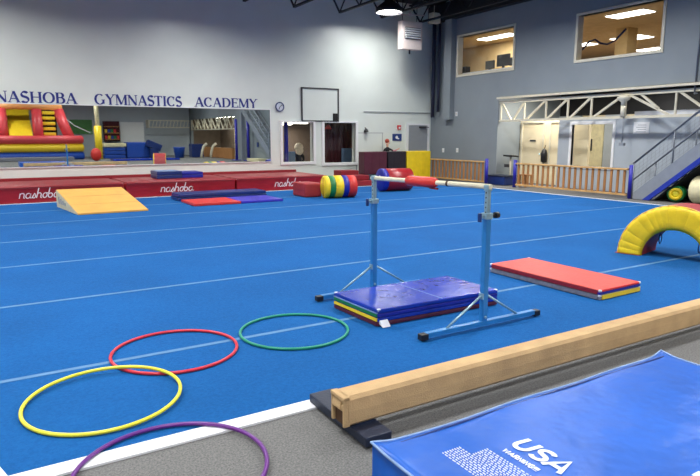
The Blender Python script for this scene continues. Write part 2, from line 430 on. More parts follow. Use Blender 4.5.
# lobby behind the two windows
b = B(); b.box(7.6, 12.4, 23.0, 23.1, 0, 2.9); b.box(7.5,7.6,18.9,23.1,0,2.9); b.box(12.4,12.5,18.9,23.1,0,2.9)
struct(b.build('wall_lobby', M['room_brown']))
struct(B().box(7.5,12.5,18.85,23.1,2.9,3.0).build('ceiling', M['ceiling'])); struct(B().box(7.5,12.5,18.85,23.1,-.1,0).build('floor', M['outer_carpet']))
b = B()
for i in range(26): b.tube([(10.75+i*.07, 19.6+.05*(i%2), .02),(10.75+i*.07, 19.6+.05*(i%2), 2.6)], .05, 8)
tag(b.build('curtain', M['curtain_maroon']), 'dark maroon curtain hanging behind the right back-wall window', 'curtain')
o = thing('reflection_strip', 'low bright strip standing in for lights reflected in the left back-wall window', 'ceiling light', (9.4, 20.6, 2.1))  # added low strips imitate lights reflected in the window glass
B().box(8.6, 10.5, 20.5, 20.7, 2.06, 2.10).build('light_panel', M['panel_light'], o); B().box(8.55, 10.55, 20.45, 20.75, 2.10, 2.16).cyl((9,20.6,2.14),(9,20.6,2.9),.02,8).cyl((10.2,20.6,2.14),(10.2,20.6,2.9),.02,8).build('housing', M['cream_steel'], o)
o = thing('reflection_strip', 'second strip deeper behind the left back-wall window, standing in for reflected lights', 'ceiling light', (9.9, 22.2, 2.12))
B().box(9.5, 10.6, 22.1, 22.25, 2.04, 2.08).build('light_panel', M['panel_light'], o); B().box(9.45, 10.65, 22.05, 22.3, 2.08, 2.14).cyl((9.7,22.2,2.12),(9.7,22.2,2.9),.02,8).cyl((10.4,22.2,2.12),(10.4,22.2,2.9),.02,8).build('housing', M['cream_steel'], o)
tag(B().cyl((9.02,19.3,0),(9.02,19.3,2.9),.075,16).build('padded_post', M['post_blue']), 'slim dark blue post just inside the left back-wall window', 'post')
for q in [o for o in COL.objects if o.name.startswith('reflection_strip')]:
    ld = bpy.data.lights.new('lobby_fill','AREA'); ld.shape='RECTANGLE'; ld.size=2.0; ld.size_y=.15; ld.energy = 45; ld.color=(1,.93,.82)  # area light added so the lobby is not dark
    l = bpy.data.objects.new('lobby_fill', ld); COL.objects.link(l); l.parent = q; l.location=(0,0,-.095)
o = thing('hanging_lamp', 'small red shaded lamp behind the right back-wall window', 'lamp', (10.72,19.3,1.95))
B().lathe((10.72,19.3,1.85),[(.12,0),(.1,.06),(.04,.14),(.015,.16)],20).build('lamp_shade', M['sign_red'], o); B().cyl((10.72,19.3,2.0),(10.72,19.3,2.9),.008,6).build('cord', M['black'], o)

# whiteboard / banner frame above the windows
o = thing('projection_board', 'white board in a thin dark frame above the two back-wall windows', 'board', (10.0, BW-.03, 2.1))
B().box(9.30,10.70,BW-.025,BW-.004,2.13,3.20).build('board_panel', M['wall_white'], o)
b = B()
for a in ((9.27,10.74,3.19,3.235),(9.27,10.74,2.09,2.135),(9.27,9.315,2.09,3.235),(10.695,10.74,2.09,3.235)): b.box(a[0],a[1],BW-.05,BW-.003,a[2],a[3])
b.build('frame', M['dark_frame'], o)
B().box(10.5,10.66,BW-.09,BW-.03,2.13,2.38,.01).build('control_box', M['black'], o)
# clock
o = thing('wall_clock', 'round clock with dark blue rim right of the lettering', 'clock', (8.47, BW-.03, 2.4))
B().lathe((8.47,BW-.045,2.56),[(.155,.04),(.16,0),(.13,-.01),(.125,.01)],36,'y',caps=False).build('rim', M['clock_rim'], o)
B().cyl((8.47,BW-.035,2.56),(8.47,BW-.03,2.56),.128,36).build('clock_face', M['clock_face'], o)
B().bar((8.47,BW-.045,2.56),(8.54,BW-.045,2.62),.016).bar((8.47,BW-.045,2.56),(8.43,BW-.045,2.47),.016).build('hand', M['dark_frame'], o)
# conduit line, panel, sconce, alarm, sign, grey door
tag(B().box(11.8,14.86,BW-.03,BW-.002,2.46,2.485).build('conduit', M['door_grey']), 'thin grey conduit running level along the white back wall', 'conduit')
o = thing('wall_hatch', 'white rectangular hatch low on the back wall left of the red alarm', 'hatch', (12.0,BW-.02,.4))
B().box(11.52,12.6,BW-.03,BW-.002,.1,1.7).build('hatch_panel', M['wall_white'], o)
b = B(); b.box(11.48,12.64,BW-.035,BW-.002,1.7,1.72); b.box(12.6,12.62,BW-.035,BW-.002,.1,1.7); b.box(11.48,11.5,BW-.035,BW-.002,.1,1.7); b.build('edge_trim', M['door_grey'], o)
o = thing('wall_sconce', 'small dark wall lamp above the white hatch', 'lamp', (11.86,BW-.08,1.7))
B().lathe((11.86,BW-.08,1.74),[(.09,0),(.07,.08),(.03,.13)],16).build('lamp_shade', M['dark_frame'], o); B().bar((11.86,BW-.08,1.85),(11.86,BW-.002,1.9),.03).build('bracket', M['dark_frame'], o)
o = thing('fire_alarm', 'small red fire alarm on the white wall left of the grey door', 'alarm', (13.38,BW-.03,1.82))
B().box(13.29,13.45,BW-.05,BW-.002,1.84,2.0,.01).build('alarm_box', M['sign_red'], o); B().box(13.33,13.41,BW-.06,BW-.05,1.87,1.94).build('label_plate', M['white_paint'], o)
o = thing('exit_sign', 'small dark blue sign with white symbol below the fire alarm', 'sign', (13.28,BW-.02,1.4))
B().box(13.08,13.5,BW-.02,BW-.002,1.42,1.68,.005).build('sign_plate', M['sign_blue'], o)
B().lathe((13.27,BW-.024,1.55),[(.06,0),(.06,.003)],20,'y').box(13.3,13.38,BW-.024,BW-.021,1.48,1.52).build('symbol', M['white_paint'], o)
r = bpy.data.objects.new('door_1', None); COL.objects.link(r); r.location = (14.25,BW,0); struct(r)
B().box(13.8,14.72,BW-.04,BW-.004,0,2.0,.006,1).build('door_leaf', M['door_grey'], r)
b = B(); b.box(13.72,13.8,BW-.06,BW-.002,0,2.07); b.box(14.72,14.8,BW-.06,BW-.002,0,2.07); b.box(13.8,14.72,BW-.06,BW-.002,2.0,2.07); b.build('door_frame', M['white_paint'], r)
B().box(14.3,14.6,BW-.1,BW-.045,1.9,1.96,.008).bar((14.35,BW-.09,1.93),(14.66,BW-.2,1.93),.025).build('door_closer', M['dark_frame'], r)
B().cyl((13.88,BW-.1,1.0),(14.0,BW-.1,1.0),.016,10).cyl((13.88,BW-.1,1.0),(13.88,BW-.03,1.0),.014,10).build('door_handle', M['steel'], r)

# unit heater and its conduit
o = thing('unit_heater', 'boxy pale pink unit heater hanging from the ceiling in the corner', 'heater', (13.0,17.8,4.55))
B().box(12.68,13.55,17.5,17.78,4.60,5.55,.02).build('casing', M['heater'], o)
B().box(12.78,13.45,17.47,17.5,4.95,5.34).build('grille', M['dark_frame'], o)
for i in range(5):
    B().obox((13.115,17.455,4.99+i*.075),(.66,.05,.03),rx=-.5).build('louver', M['white_paint'], o)
for x in (12.78,13.4): B().cyl((x,17.64,5.5),(x,17.64,6.38),.012,8).build('hanger_rod', M['joist'], o)
B().cyl((13.1,17.64,4.46),(13.1,17.64,4.6),.03,12).build('drain_nipple', M['dark_frame'], o)
tag(B().cyl((11.7,17.3,5.62),(13.15,17.6,5.78),.022,8).cyl((13.15,17.6,5.78),(13.8,17.7,5.84),.022,8).ball((13.05,17.58,5.8),.07).build('conduit', M['heater']), 'pale pipe under the roof leading to the heater', 'pipe')
o = tag(B().box(13.85,14.2,17.3,17.55,5.55,5.9,.02).cyl((14.0,17.42,5.88),(14.0,17.42,6.39),.012,8).build('junction_box', M['cream_steel']), 'small pale box hanging from the roof right of the heater', 'box')
for i, (y, x, r_) in enumerate(((18.28,14.72,.07),(18.0,14.75,.05))):
    tag(B().cyl((x,y,2.3+.2*i),(x,y,6.35),r_,16).build('downpipe', M['pipe_dark']), ['thicker dark blue pipe nearest the white wall in the corner','thinner dark blue pipe second from the white wall in the corner'][i], 'pipe', 'corner pipes')
struct(B().box(14.68,14.9,17.25,17.62,2.2,6.4).build('trim_%d' % nt_, M['wall_grey'])); nt_ += 1
for i, (y, z) in enumerate(((17.8,1.06),(17.0,1.08),(17.1,2.4))):
    o = thing('wall_switch', ['white switch plate on grey wall nearest the yellow pad','white switch plate on grey wall above the fence, nearer the opening','white box on grey wall below the corner column'][i], 'switch', (RW-.01,y,z-.07), 'switches on the grey wall')
    B().box(RW-.014,RW-.001,y-.06,y+.06,z-.08,z+.08,.003,1).build('plate', M['white_paint'], o); B().box(RW-.024,RW-.014,y-.015,y+.015,z-.03,z+.03).build('toggle', M['cream_steel'], o)

tag(B().cyl((RW-.03,8.4,2.62),(RW-.03,8.4,5.7),.02,8).cyl((RW-.03,8.4,2.62),(RW-.1,8.3,2.62),.02,8).build('conduit', M['rail_grey']), 'thin vertical conduit on the grey wall above the stairs', 'conduit')
# ------------------------------------------------------------------ lamps
def high_bay(x, y, z=5.7, label='', rad=.42, power=210, sk=.165):
    o = thing('high_bay_lamp', label, 'ceiling light', (x,y,z), 'round high bay lamps')
    B().lathe((x,y,z),[(rad+.015,-sk),(rad+.02,-sk),(rad+.02,0.02),(rad*.7,.14),(.16,.24),(.12,.42),(.1,.46)],36,caps=False).lathe((x,y,z),[(rad+.015,-sk),(rad+.004,.0)],36,caps=False).build('housing', M['joist'], o)
    B().lathe((x,y,z-.02),[(rad,0),(rad,.012)],36).build('diffuser', M['diffuser'], o)
    B().cyl((x,y,z+.45),(x,y,6.38),.015,8).build('hanger_rod', M['joist'], o)
    ld = bpy.data.lights.new('lamp_light','AREA'); ld.shape = 'DISK'; ld.size = rad*1.9; ld.energy = power; ld.color = (.99,.985,.965)
    l = bpy.data.objects.new('lamp_light', ld); COL.objects.link(l); l.parent = o; l.location = (0,0,-.028)
names = {}
pos = [(x,y) for y in (14.4, 9.4, 4.4, -1.2, -7.5) for x in (-5.6, 0.0, 5.6, 11.3)]
high_bay(11.67,16.86,power=90,sk=.12,label='glowing round lamp hanging just left of the unit heater')
def ordin(i): return ['leftmost','second from left','third from left','rightmost'][i]
for y_i, y in enumerate((15.3, 9.4, 4.4, -1.2, -7.5)):
    for x_i, x in enumerate((-5.6, 0.0, 5.6, 11.3)):
        high_bay(x, y if not (x_i == 3 and y_i == 0) else 12.6, label='round high bay lamp, %s in %s row from the back wall' % (ordin(x_i), ['first','second','third','fourth','fifth'][y_i]))

# ------------------------------------------------------------------ right side: alcove, truss, office windows
PX = 15.5   # partition plane
r = thing('steel_truss', 'cream painted steel truss spanning the opening in the grey wall', 'truss', (15.0,10,2.07))
b = B().box(14.93,15.02,5.2,14.98,2.68,2.76); b.build('top_chord', M['cream_steel'], r)
B().box(14.93,15.02,5.2,14.98,2.07,2.14).build('bottom_chord', M['cream_steel'], r)
B().box(14.80,14.9,5.2,15.0,2.82,2.88).build('ledge', M['cream_steel'], r)
vy = [14.93, 13.9, 13.02, 12.2, 11.38, 10.3, 8.9, 7.9, 6.8, 5.9]
for y in vy[:]: B().bar((14.97,y,2.1),(14.97,y,2.72),.045).build('web_post', M['cream_steel'], r)
dg = [((14.9,2.7),(14.45,2.1)),((14.4,2.1),(13.92,2.7)),((13.85,2.1),(13.04,2.7)),((13.0,2.1),(12.22,2.7)),((12.15,2.1),(11.4,2.7)),((11.9-.55,2.1),(10.35,2.72)),((10.25,2.72),(9.0,2.1)),((9.9,2.72),(9.35,2.3)),((8.85,2.72),(7.95,2.1)),((7.9,2.72),(6.85,2.1)),((6.8,2.72),(5.9,2.1))]
for (a, c) in dg: B().bar((14.975,a[0],a[1]),(14.975,c[0],c[1]),.055).build('web_diagonal', M['cream_steel'], r)
o = thing('hanging_bracket', 'cream bracket hanging from the middle of the truss over the partition', 'bracket', (14.85,10.28,1.34))
B().lathe((14.84,10.28,2.4),[(.06,0),(.06,.1),(.16,.18),(.17,.24),(.08,.27)],20).build('cap', M['cream_steel'], o)
B().cyl((14.84,10.28,2.1),(14.84,10.28,2.42),.06,16).build('sleeve', M['cream_steel'], o)
B().cyl((14.84,10.24,1.4),(14.84,10.24,2.15),.018,8).build('rod', M['stair_grey'], o); B().box(14.79,14.89,10.16,10.3,1.34,1.42,.008).build('outlet_box', M['stair_grey'], o)
# alcove shell
struct(B().box(15.1,19.2,15.0,15.12,0,3.1).build('wall_alcove_left', M['wall_grey']))
struct(B().box(16.0,16.12,12.2,15.0,0,2.12).build('wall_alcove_back', M['room_cream']))
struct(B().box(18.0,18.1,5.0,15.0,0,2.3).build('wall_alcove_far', M['room_cream']))
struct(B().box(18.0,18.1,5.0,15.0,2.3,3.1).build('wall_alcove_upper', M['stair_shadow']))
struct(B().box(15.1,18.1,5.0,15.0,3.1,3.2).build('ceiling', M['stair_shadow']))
struct(B().box(15.1,18.1,4.9,15.1,-.2,-.012).build('floor', M['outer_carpet']))
struct(B().box(15.1,18.1,5.0,5.1,0,3.1).build('wall_alcove_right', M['wall_grey']))
wall('wall_partition', M['partition'], 0, PX, PX+.1, 5.1, 12.93, 0, 2.13, [(11.0,12.42,.7,1.94)], 'x')
struct(B().box(PX-.03,PX+.13,5.1,10.35,2.13,2.27).build('trim_%d' % nt_, M['white_paint'])); nt_ += 1
r = bpy.data.objects.new('window_3', None); COL.objects.link(r); r.location = (PX,11.7,.7); struct(r)
b = B()
for a in ((10.92,12.5,1.94,2.03),(10.92,12.5,.62,.7),(10.92,11.0,.7,1.94),(12.42,12.5,.7,1.94)): b.box(PX-.03,PX+.1,a[0],a[1],a[2],a[3],.005,1)
b.build('window_frame', M['white_paint'], r)
B().box(PX+.04,PX+.046,11.0,12.42,.7,1.94).build('pane', M['glass'], r)
# doors in the alcove
for n, (y0, y1) in enumerate(((13.95,14.85),(12.95,13.62))):
    r = bpy.data.objects.new('door_%d' % (n+2), None); COL.objects.link(r); r.location = (16,y0,0); struct(r)
    B().box(15.96,15.99,y0,y1,0,2.03,.005,1).build('door_leaf', M['room_cream'], r)
    b = B(); b.box(15.94,16.0,y0-.05,y0,0,2.08); b.box(15.94,16.0,y1,y1+.05,0,2.08); b.box(15.94,16,y0,y1,2.03,2.08); b.build('door_frame', M['cream_steel'], r)
    B().ball((15.92,y0+.08,1.0),.03).build('door_handle', M['steel'], r)
B().box(15.945,15.958,14.25,14.5,1.42,1.47).build('door_plate', M['dark_frame'], bpy.data.objects['door_2'])
tag(B().box(15.93,15.957,13.05,13.2,1.25,1.55,.005,1).build('notice', M['black']), 'black notice on the narrow cream door in the alcove', 'notice')
o = thing('back_room_door', 'cream door with a black panel seen through the partition window', 'door', (17.95,13.5,0))
B().box(17.93,17.98,13.08,13.96,0,2.1).build('door_leaf', M['cream_vinyl'], o); B().box(17.9,17.93,13.5,13.78,1.1,1.5).build('black_panel', M['black'], o)
struct(B().box(17.9,18.0,14.02,14.95,0,2.3).build('trim_%d' % nt_, M['partition'])); nt_ += 1
struct(B().box(17.9,18.0,12.3,13.04,0,2.3).build('trim_%d' % nt_, M['partition'])); nt_ += 1
# alcove things
o = thing('coat_bag', 'black bag hanging beside the cream door in the alcove', 'bag', (15.9,13.8,.5))
B().lathe((15.86,13.78,.72),[(.03,0),(.1,.04),(.11,.3),(.07,.42),(.03,.46)],16).build('bag_body', M['black'], o); B().tube([(15.86,13.76,1.16),(15.92,13.78,1.3),(15.86,13.8,1.16)],.012,6).build('strap', M['black'], o)
o = thing('music_stand', 'black topped stand on a pale pole inside the alcove', 'stand', (15.2,14.62,0))
B().obox((15.2,14.62,.93),(.3,.42,.05),ry=.1).build('stand_top', M['black'], o); B().obox((15.2,14.75,.6),(.12,.2,.1)).build('control_box', M['dark_frame'], o)
B().cyl((15.2,14.62,.02),(15.2,14.62,.9),.03,12).build('pole', M['cream_steel'], o); B().lathe((15.2,14.62,0),[(.2,0),(.2,.02),(.05,.05)],20).build('base', M['black'], o)
o = thing('low_crate', 'dark navy low crate on the floor at the alcove corner', 'crate', (14.67,14.5,0))
B().box(14.4,14.95,14.1,14.9,0,.28,.02).build('crate_body', M['navy_vinyl'], o); B().box(14.38,14.97,14.07,14.93,.28,.31,.01).build('lid', M['rubber_navy'], o)
o = thing('wooden_stool', 'small brown wooden stool behind the blue fence post', 'stool', (14.6,13.35,0))
B().box(14.42,14.72,13.2,13.5,.36,.4,.01).build('seat', M['wood'], o)
for sx, sy in ((14.45,13.23),(14.69,13.23),(14.45,13.47),(14.69,13.47)): B().bar((sx,sy,0),(sx,sy,.37),.04).build('leg', M['wood'], o)
o = thing('paper_sign', 'white paper sign with grey lines on the partition near the stairs', 'sign', (PX,9.95,1.7))
B().box(PX-.012,PX-.002,9.9,10.36,1.66,1.98).build('sheet', M['white_paint'], o)
b = B()
for i in range(4): b.box(PX-.014,PX-.0121,9.98,10.28-.05*(i%2),1.71+i*.06,1.725+i*.06)
b.build('print_lines', M['door_grey'], o)
# unseen strip lights added to brighten the alcove
for i, (y, x) in enumerate(((13.6,15.62),(10.6,16.8))):
    o = thing('added_strip_light', ['added strip light above the cream doors behind the truss','added strip light above the room behind the partition'][i], 'ceiling light', (x,y,3.0), 'added alcove strip lights')
    B().box(x-.12,x+.12,y-.7,y+.7,3.02,3.1).build('housing', M['cream_steel'], o); B().box(x-.09,x+.09,y-.66,y+.66,3.0,3.02).build('light_panel', M['panel_light'], o)
    ld = bpy.data.lights.new('alcove_fill','AREA'); ld.shape='RECTANGLE'; ld.size=.18; ld.size_y=1.3; ld.energy = 75; ld.color=(1,.93,.8)
    l = bpy.data.objects.new('alcove_fill', ld); COL.objects.link(l); l.parent = o; l.location=(0,0,-.008)

# office windows upstairs
def office(n, y0, y1, z0, z1, yr0, yr1, xr):
    r = bpy.data.objects.new('window_%d' % n, None); COL.objects.link(r); r.location = (RW,(y0+y1)/2,z0); struct(r)
    b = B(); w_ = .07
    for a in ((y0-w_,y1+w_,z1,z1+w_),(y0-w_,y1+w_,z0-w_,z0+.012),(y0-w_,y0+.012,z0,z1),(y1-.012,y1+w_,z0,z1)): b.box(RW-.03,RW+.21,a[0],a[1],a[2],a[3],.005,1)
    b.build('window_frame', M['cream_steel'], r)
    B().box(RW+.08,RW+.086,y0,y1,z0,z1).build('pane', M['glass'], r)
office(4, 14.42, 17.1, 3.78, 5.1, 0,0,0)
office(5, 9.38, 11.95, 3.76, 5.0, 0,0,0)
# office shells (floor 3.3, ceiling 5.6)
struct(B().box(15.1,31.0,7.6,24.2,3.2,3.3).build('floor', M['room_brown']))
struct(B().box(15.1,31.0,7.6,24.2,5.6,5.7).build('ceiling', M['room_tan']))
b = B(); b.box(30.9,31.0,7.6,24.2,3.3,5.6); b.box(15.1,31,7.5,7.6,3.3,5.6); b.box(15.1,31,24.2,24.3,3.3,5.6)
struct(b.build('wall_office', M['room_tan']))
struct(B().box(19.4,19.5,17.3,24.2,3.3,5.6).build('wall_office_end', M['room_tan']))
def panel_lamp(x0, x1, y0, y1, label, pw):
    o = thing('panel_light', label, 'ceiling light', ((x0+x1)/2,(y0+y1)/2,5.55), 'office ceiling panels')
    B().box(x0,x1,y0,y1,5.555,5.575).build('light_panel', M['panel_light'], o); B().box(x0-.03,x1+.03,y0-.03,y1+.03,5.575,5.6).build('frame', M['white_paint'], o)
    ld = bpy.data.lights.new('panel_glow','AREA'); ld.shape='RECTANGLE'; ld.size=x1-x0; ld.size_y=y1-y0; ld.energy = pw; ld.color=(1,.93,.8)
    l = bpy.data.objects.new('panel_glow', ld); COL.objects.link(l); l.parent = o; l.location=(0,0,-.003)
panel_lamp(18.25,18.9,12.2,13.55,'nearest ceiling panel light in the right office window',90)
panel_lamp(22.6,23.6,15.2,16.5,'far ceiling panel light behind the column in the right office',70)
panel_lamp(22.6,23.3,17.6,18.3,'small far ceiling panel light at the left of the right office',40)
panel_lamp(26.5,27.5,16.8,18.0,'farthest ceiling panel light low in the right office window',70)
panel_lamp(17.9,18.45,17.6,19.4,'bright ceiling panel light in the left office window',90)
panel_lamp(21.8,23.0,20.9,22.6,'lower ceiling panel light deep in the left office',70)
struct(B().box(20.8,21.4,14.45,14.95,3.3,5.6).build('trim_%d' % nt_, M['room_tan'])); nt_ += 1
tag(B().tube([(16.6,13.35,4.30),(16.6,13.1,4.33),(16.6,12.85,4.55),(16.6,12.65,4.58),(16.6,12.45,4.44),(16.6,12.2,4.38),(16.6,11.95,4.45),(16.6,11.7,4.66),(16.6,11.6,4.75)],.03,8).build('garland', M['navy_vinyl']), 'dark garland swagged across the right office ceiling', 'garland')
tag(B().box(27.0,27.3,17.5,23.5,3.3,5.15).build('dark_cabinet', M['cloth_dark']), 'long dark cabinet row at the back of the right office', 'cabinet')
def monitor(x, y, z, s, label):
    o = thing('monitor', label, 'screen', (x,y,z), 'office screens')
    B().obox((x,y,z+.28*s),(.05,.55*s,.36*s),bev=.01).build('screen_housing', M['black'], o); B().box(x-.03,x+.03,y-.04,y+.04,z+.01,z+.12*s).box(x-.1,x+.1,y-.13,y+.13,z,z+.015).build('stand', M['black'], o)
o = thing('office_desk', 'long white desk just behind the left office window', 'desk', (15.7,16.5,3.3))
B().box(15.35,16.2,14.0,18.2,3.86,3.9,.005,1).build('desktop', M['white_paint'], o)
for sx, sy in ((15.4,14.1),(16.1,14.1),(15.4,18.1),(16.1,18.1)): B().bar((sx,sy,3.3),(sx,sy,3.87),.05).build('leg', M['dark_frame'], o)
monitor(15.7,15.65,3.9,1.1,'tall dark screen in the middle of the left office desk'); monitor(15.75,16.35,3.9,.8,'small dark screen beside the office speaker'); monitor(15.6,15.05,3.9,.75,'small dark screen near the green plant in the office')
tag(B().box(19.1,19.39,21.4,22.3,3.9,4.75,.02).build('loudspeaker', M['cloth_dark']), 'dark boxy speaker at the left end of the left office', 'speaker')
o = thing('desk_plant', 'small green potted plant on the right end of the office desk', 'plant', (15.6,14.62,3.9))
B().lathe((15.6,14.62,3.9),[(.06,0),(.08,.12)],16).build('pot', M['white_paint'], o)
b = B()
for i in range(14): a = i*2.4; b.ball((15.6+.07*math.cos(a),14.62+.07*math.sin(a),4.06+.012*i),.05,(1,1,1.3),8)
b.build('foliage', M['green_leaf'], o)

# ------------------------------------------------------------------ fence
def fence(y0, y1, x, n, posts, label):
    r = thing('baluster_fence', label, 'fence', (x,(y0+y1)/2,0), 'wooden baluster fences')
    B().box(x-.05,x+.05,y0,y1,.72,.77,.008,1).build('top_rail', M['wood_cap'], r)
    B().box(x-.03,x+.03,y0,y1,.06,.11,.005,1).build('bottom_rail', M['wood_cap'], r)
    for i in range(n):
        y = y0 + (y1-y0)*(i+.5)/n
        B().box(x-.02,x+.02,y-.032,y+.032,.1,.73,.004,1).build('baluster', M['wood'], r)
    for y in posts:
        p = B().cyl((x,y,0),(x,y,.86),.055,20); p.build('post', M['post_blue'], r)
fence(14.8,18.2,14.2,18,(14.72,),'wooden fence section in front of the grey wall beside the yellow pad')
fence(9.55,13.4,14.2,20,(13.46,9.46),'wooden fence section in front of the partition and stairs')

# ------------------------------------------------------------------ metal stairs
r = thing('metal_staircase', 'grey metal staircase with blue lower edge rising to the right', 'stairs', (14.4,8,0))
sl = .82; ys, zs_ = 9.35, .02
def sz(y): return (ys-y)*sl
yT = 5.4
for k, x in enumerate((14.17, 15.13)):
    B().prism([(ys,.0),(ys,.16),(yT,sz(yT)+.16),(yT,sz(yT)-.2),(ys-.28,.0)],'x',x,x+.05).build('stringer', M['stair_grey'], r)
B().prism([(ys-.27,.0),(yT,sz(yT)-.2),(yT,sz(yT)-.34),(ys-.45,.0)],'x',14.155,14.225).build('edge_strip', M['stair_blue'], r, label='dark blue strip along the lower edge')
n = 18
for i in range(n):
    y = ys - .12 - i*.215; z = sz(y)+.03
    if i > 0: B().box(14.22,15.13,y-.13,y+.12,z-.03,z).build('tread', M['stair_grey'], r)
def rail(x, dz, m_, rad, y_a=9.42, y_b=5.4): return B().tube([(x,y_a,sz(y_a)+dz),(x,y_b,sz(y_b)+dz)],rad,10)
rail(14.2,.96,None,.024).build('handrail', M['rail_grey'], r)
rail(14.2,.52,None,.018).build('mid_rail', M['rail_grey'], r)
rail(15.15,.96,None,.024).build('handrail', M['rail_grey'], r)
rail(15.15,.52,None,.018).build('mid_rail', M['rail_grey'], r)
for y in (9.4,8.4,7.4,6.4,5.42):
    for x in (14.2,15.15): B().cyl((x,y,sz(y)+.05),(x,y,sz(y)+.96),.02,10).build('rail_post', M['rail_grey'], r)
b = B()
k = 0
y = 9.35
while y > 5.45:
    b.bar((14.2,y,sz(y)+.18),(14.2,y,sz(y)+.94),.004)
    y -= .1
for dz in [.22+.1*i for i in range(8)]: b.bar((14.2,9.4,sz(9.4)+dz),(14.2,5.4,sz(5.4)+dz),.004)
b.build('mesh_infill', M['stair_grey'], r)
b = B().prism([(ys-.6,.0),(yT,sz(yT)-.3),(yT,.0)],'x',15.14,15.2); b.build('shade_panel', M['stair_shadow'], r)  # added black sheet, painted in for the dark under the stairs
B().prism([(ys-.55,-.0),(ys-.5,.0),(yT,sz(yT)-.25),(yT,sz(yT)-.29)],'x',14.25,15.14).build('shade_soffit', M['stair_shadow'], r)  # underside coloured black as part of the same painted shade

# under the stairs
o = thing('foam_roll', 'large cream foam roll lying under the stairs', 'foam roll', (14.5,7.2,0))
B().lathe((14.5,6.55,.33),[(0,0),(.3,0),(.33,.03),(.33,1.36),(.3,1.4),(0,1.4)],32,'y').build('roll_body', M['cream_vinyl'], o)
B().tube([(14.5+.335*math.cos(a*PI/12),7.2,.33+.335*math.sin(a*PI/12)) for a in range(24)],.008,6,True).build('seam', M['velcro'], o)
o = thing('play_barrel', 'small green barrel with a yellow ring end under the stairs', 'barrel', (14.5,8.35,0))
c = (14.3,8.31,.203)
B().lathe(c,[(.17,.02),(.2,.05),(.2,.38),(.18,.40),(0,.40)],28,'x').rot(c,.35).build('barrel_body', M['green_vinyl'], o)
B().lathe(c,[(.085,.03),(.085,-.02),(.11,-.035),(.15,-.01),(.155,.03)],28,'x').rot(c,.35).build('ring_end', M['yellow_vinyl'], o)
B().lathe(c,[(0,.005),(.095,.005),(.095,.04)],28,'x').rot(c,.35).build('inner_disc', M['hoop_yellow'], o)
tag(B().lathe((15.0,8.05,0),[(.1,0),(.12,.05),(.12,.4),(.1,.42),(0,.42)],24).build('blue_tub', M['infl_blue']), 'small blue tub between the green barrel and the cream roll', 'tub')

# ------------------------------------------------------------------ back row of mats
def script(b, x0, z0, s, y):
    """cursive word nashoba, monoline, readable from -y"""
    H = .45
    def P(u, v, d): return (x0+(u+v*.25)*s, y-d, z0+v*s)
    def arc(cx, cy, rx, ry, a0, a1, n=10): return [(cx+rx*math.cos(math.radians(a0+(a1-a0)*i/n)), cy+ry*math.sin(math.radians(a0+(a1-a0)*i/n))) for i in range(n+1)]
    u = 0
    L_ = []
    L_.append([(u,0),(u,.45)]+arc(u+.17,.28,.17,.17,160,0)+[(u+.34,.05),(u+.42,.0)]); u += .48          # n
    L_.append(arc(u+.18,.22,.18,.22,60,360)+[(u+.36,.42),(u+.37,.05),(u+.46,0)]); u += .5                # a
    L_.append([(u,.0),(u+.18,.45),(u+.24,.3),(u+.3,.12),(u+.2,0),(u+.06,.04)]); u += .38                 # s
    L_.append([(u,0),(u+.04,1.0)]); L_.append([(u,.2)]+arc(u+.17,.28,.16,.17,160,0)+[(u+.33,.05),(u+.42,0)]); u += .48  # h
    L_.append(arc(u+.17,.22,.17,.22,90,450)+[(u+.42,.4)]); u += .44                                        # o
    L_.append([(u+.02,1.0),(u+.0,.2)]+arc(u+.17,.2,.17,.2,180,500)); u += .46                              # b
    L_.append(arc(u+.18,.22,.18,.22,60,360)+[(u+.36,.42),(u+.37,.05),(u+.56,.05)])                         # a
    for i, l in enumerate(L_): ribbon(b, l, lambda dx,dy: .085, P, .004+.0006*i)
RY = 16.24
segs = [(-2.1,.55-.1,'leftmost long red mat under the mirror, partly behind the wedge'),(.5,6.0,''),(6.04,10.6,'')]
for i, (x0, x1, lab) in enumerate([(-3.2,-.05,'leftmost red tumbling mat at the left edge of the view'),(0.0,2.95,'red tumbling mat with white script behind the tan wedge'),(3.0,5.97,'red tumbling mat with white script behind the navy folded mat'),(6.02,9.0,'red tumbling mat with white script left of the striped barrel')]):
    r = thing('tumbling_mat', lab, 'gym mat', ((x0+x1)/2,RY+1.1,0), 'long red mats along the back wall')
    B().box(x0,x1,RY,BW-.14,0,.38,.03,3).build('mat_body', M['red_vinyl'], r)
    B().box(x0+.02,x1-.02,RY-.012,RY+.06,.355,.4,.01,1).build('top_seam', M['dark_red_vinyl'], r)
    B().box(x0+.03,x1-.03,RY+.2,BW-.18,.38,.4,.008,1).build('top_pad', M['dark_red_vinyl'], r)
    lx = {0:None,1:.55,2:3.88,3:7.2}[i]
    if lx is not None:
        b = B(); script(b, lx, .12, .27, RY-.001); b.build('script_logo', M['logo_white'], r)
b = B().box(0.0,9.0,BW-.13,BW-.02,.0,.47,.01,1); struct(b.build('baseboard_back', M['dark_red_vinyl']))
# mat pieces on top and to the right
r = thing('folded_mat', 'navy folded mat lying on the red mats below the mirror', 'gym mat', (4.3,17.5,.40)); 
B().box(4.02,4.72,17.15,17.95,.405,.5,.015).build('panel', M['navy_vinyl'], r); B().box(4.02,4.72,17.15,17.95,.505,.61,.015).build('panel', M['navy_vinyl'], r)
B().box(4.1,4.64,17.2,17.9,.605,.616).build('top_patch', M['piping'], r)
r = thing('folded_mat', 'royal blue folded mat right beside the navy mat below the mirror', 'gym mat', (5.0,17.5,.40))
B().box(4.74,5.35,17.2,17.95,.405,.49,.015).build('panel', M['royal_side'], r); B().box(4.74,5.35,17.2,17.95,.493,.57,.015).build('panel', M['royal_side'], r)
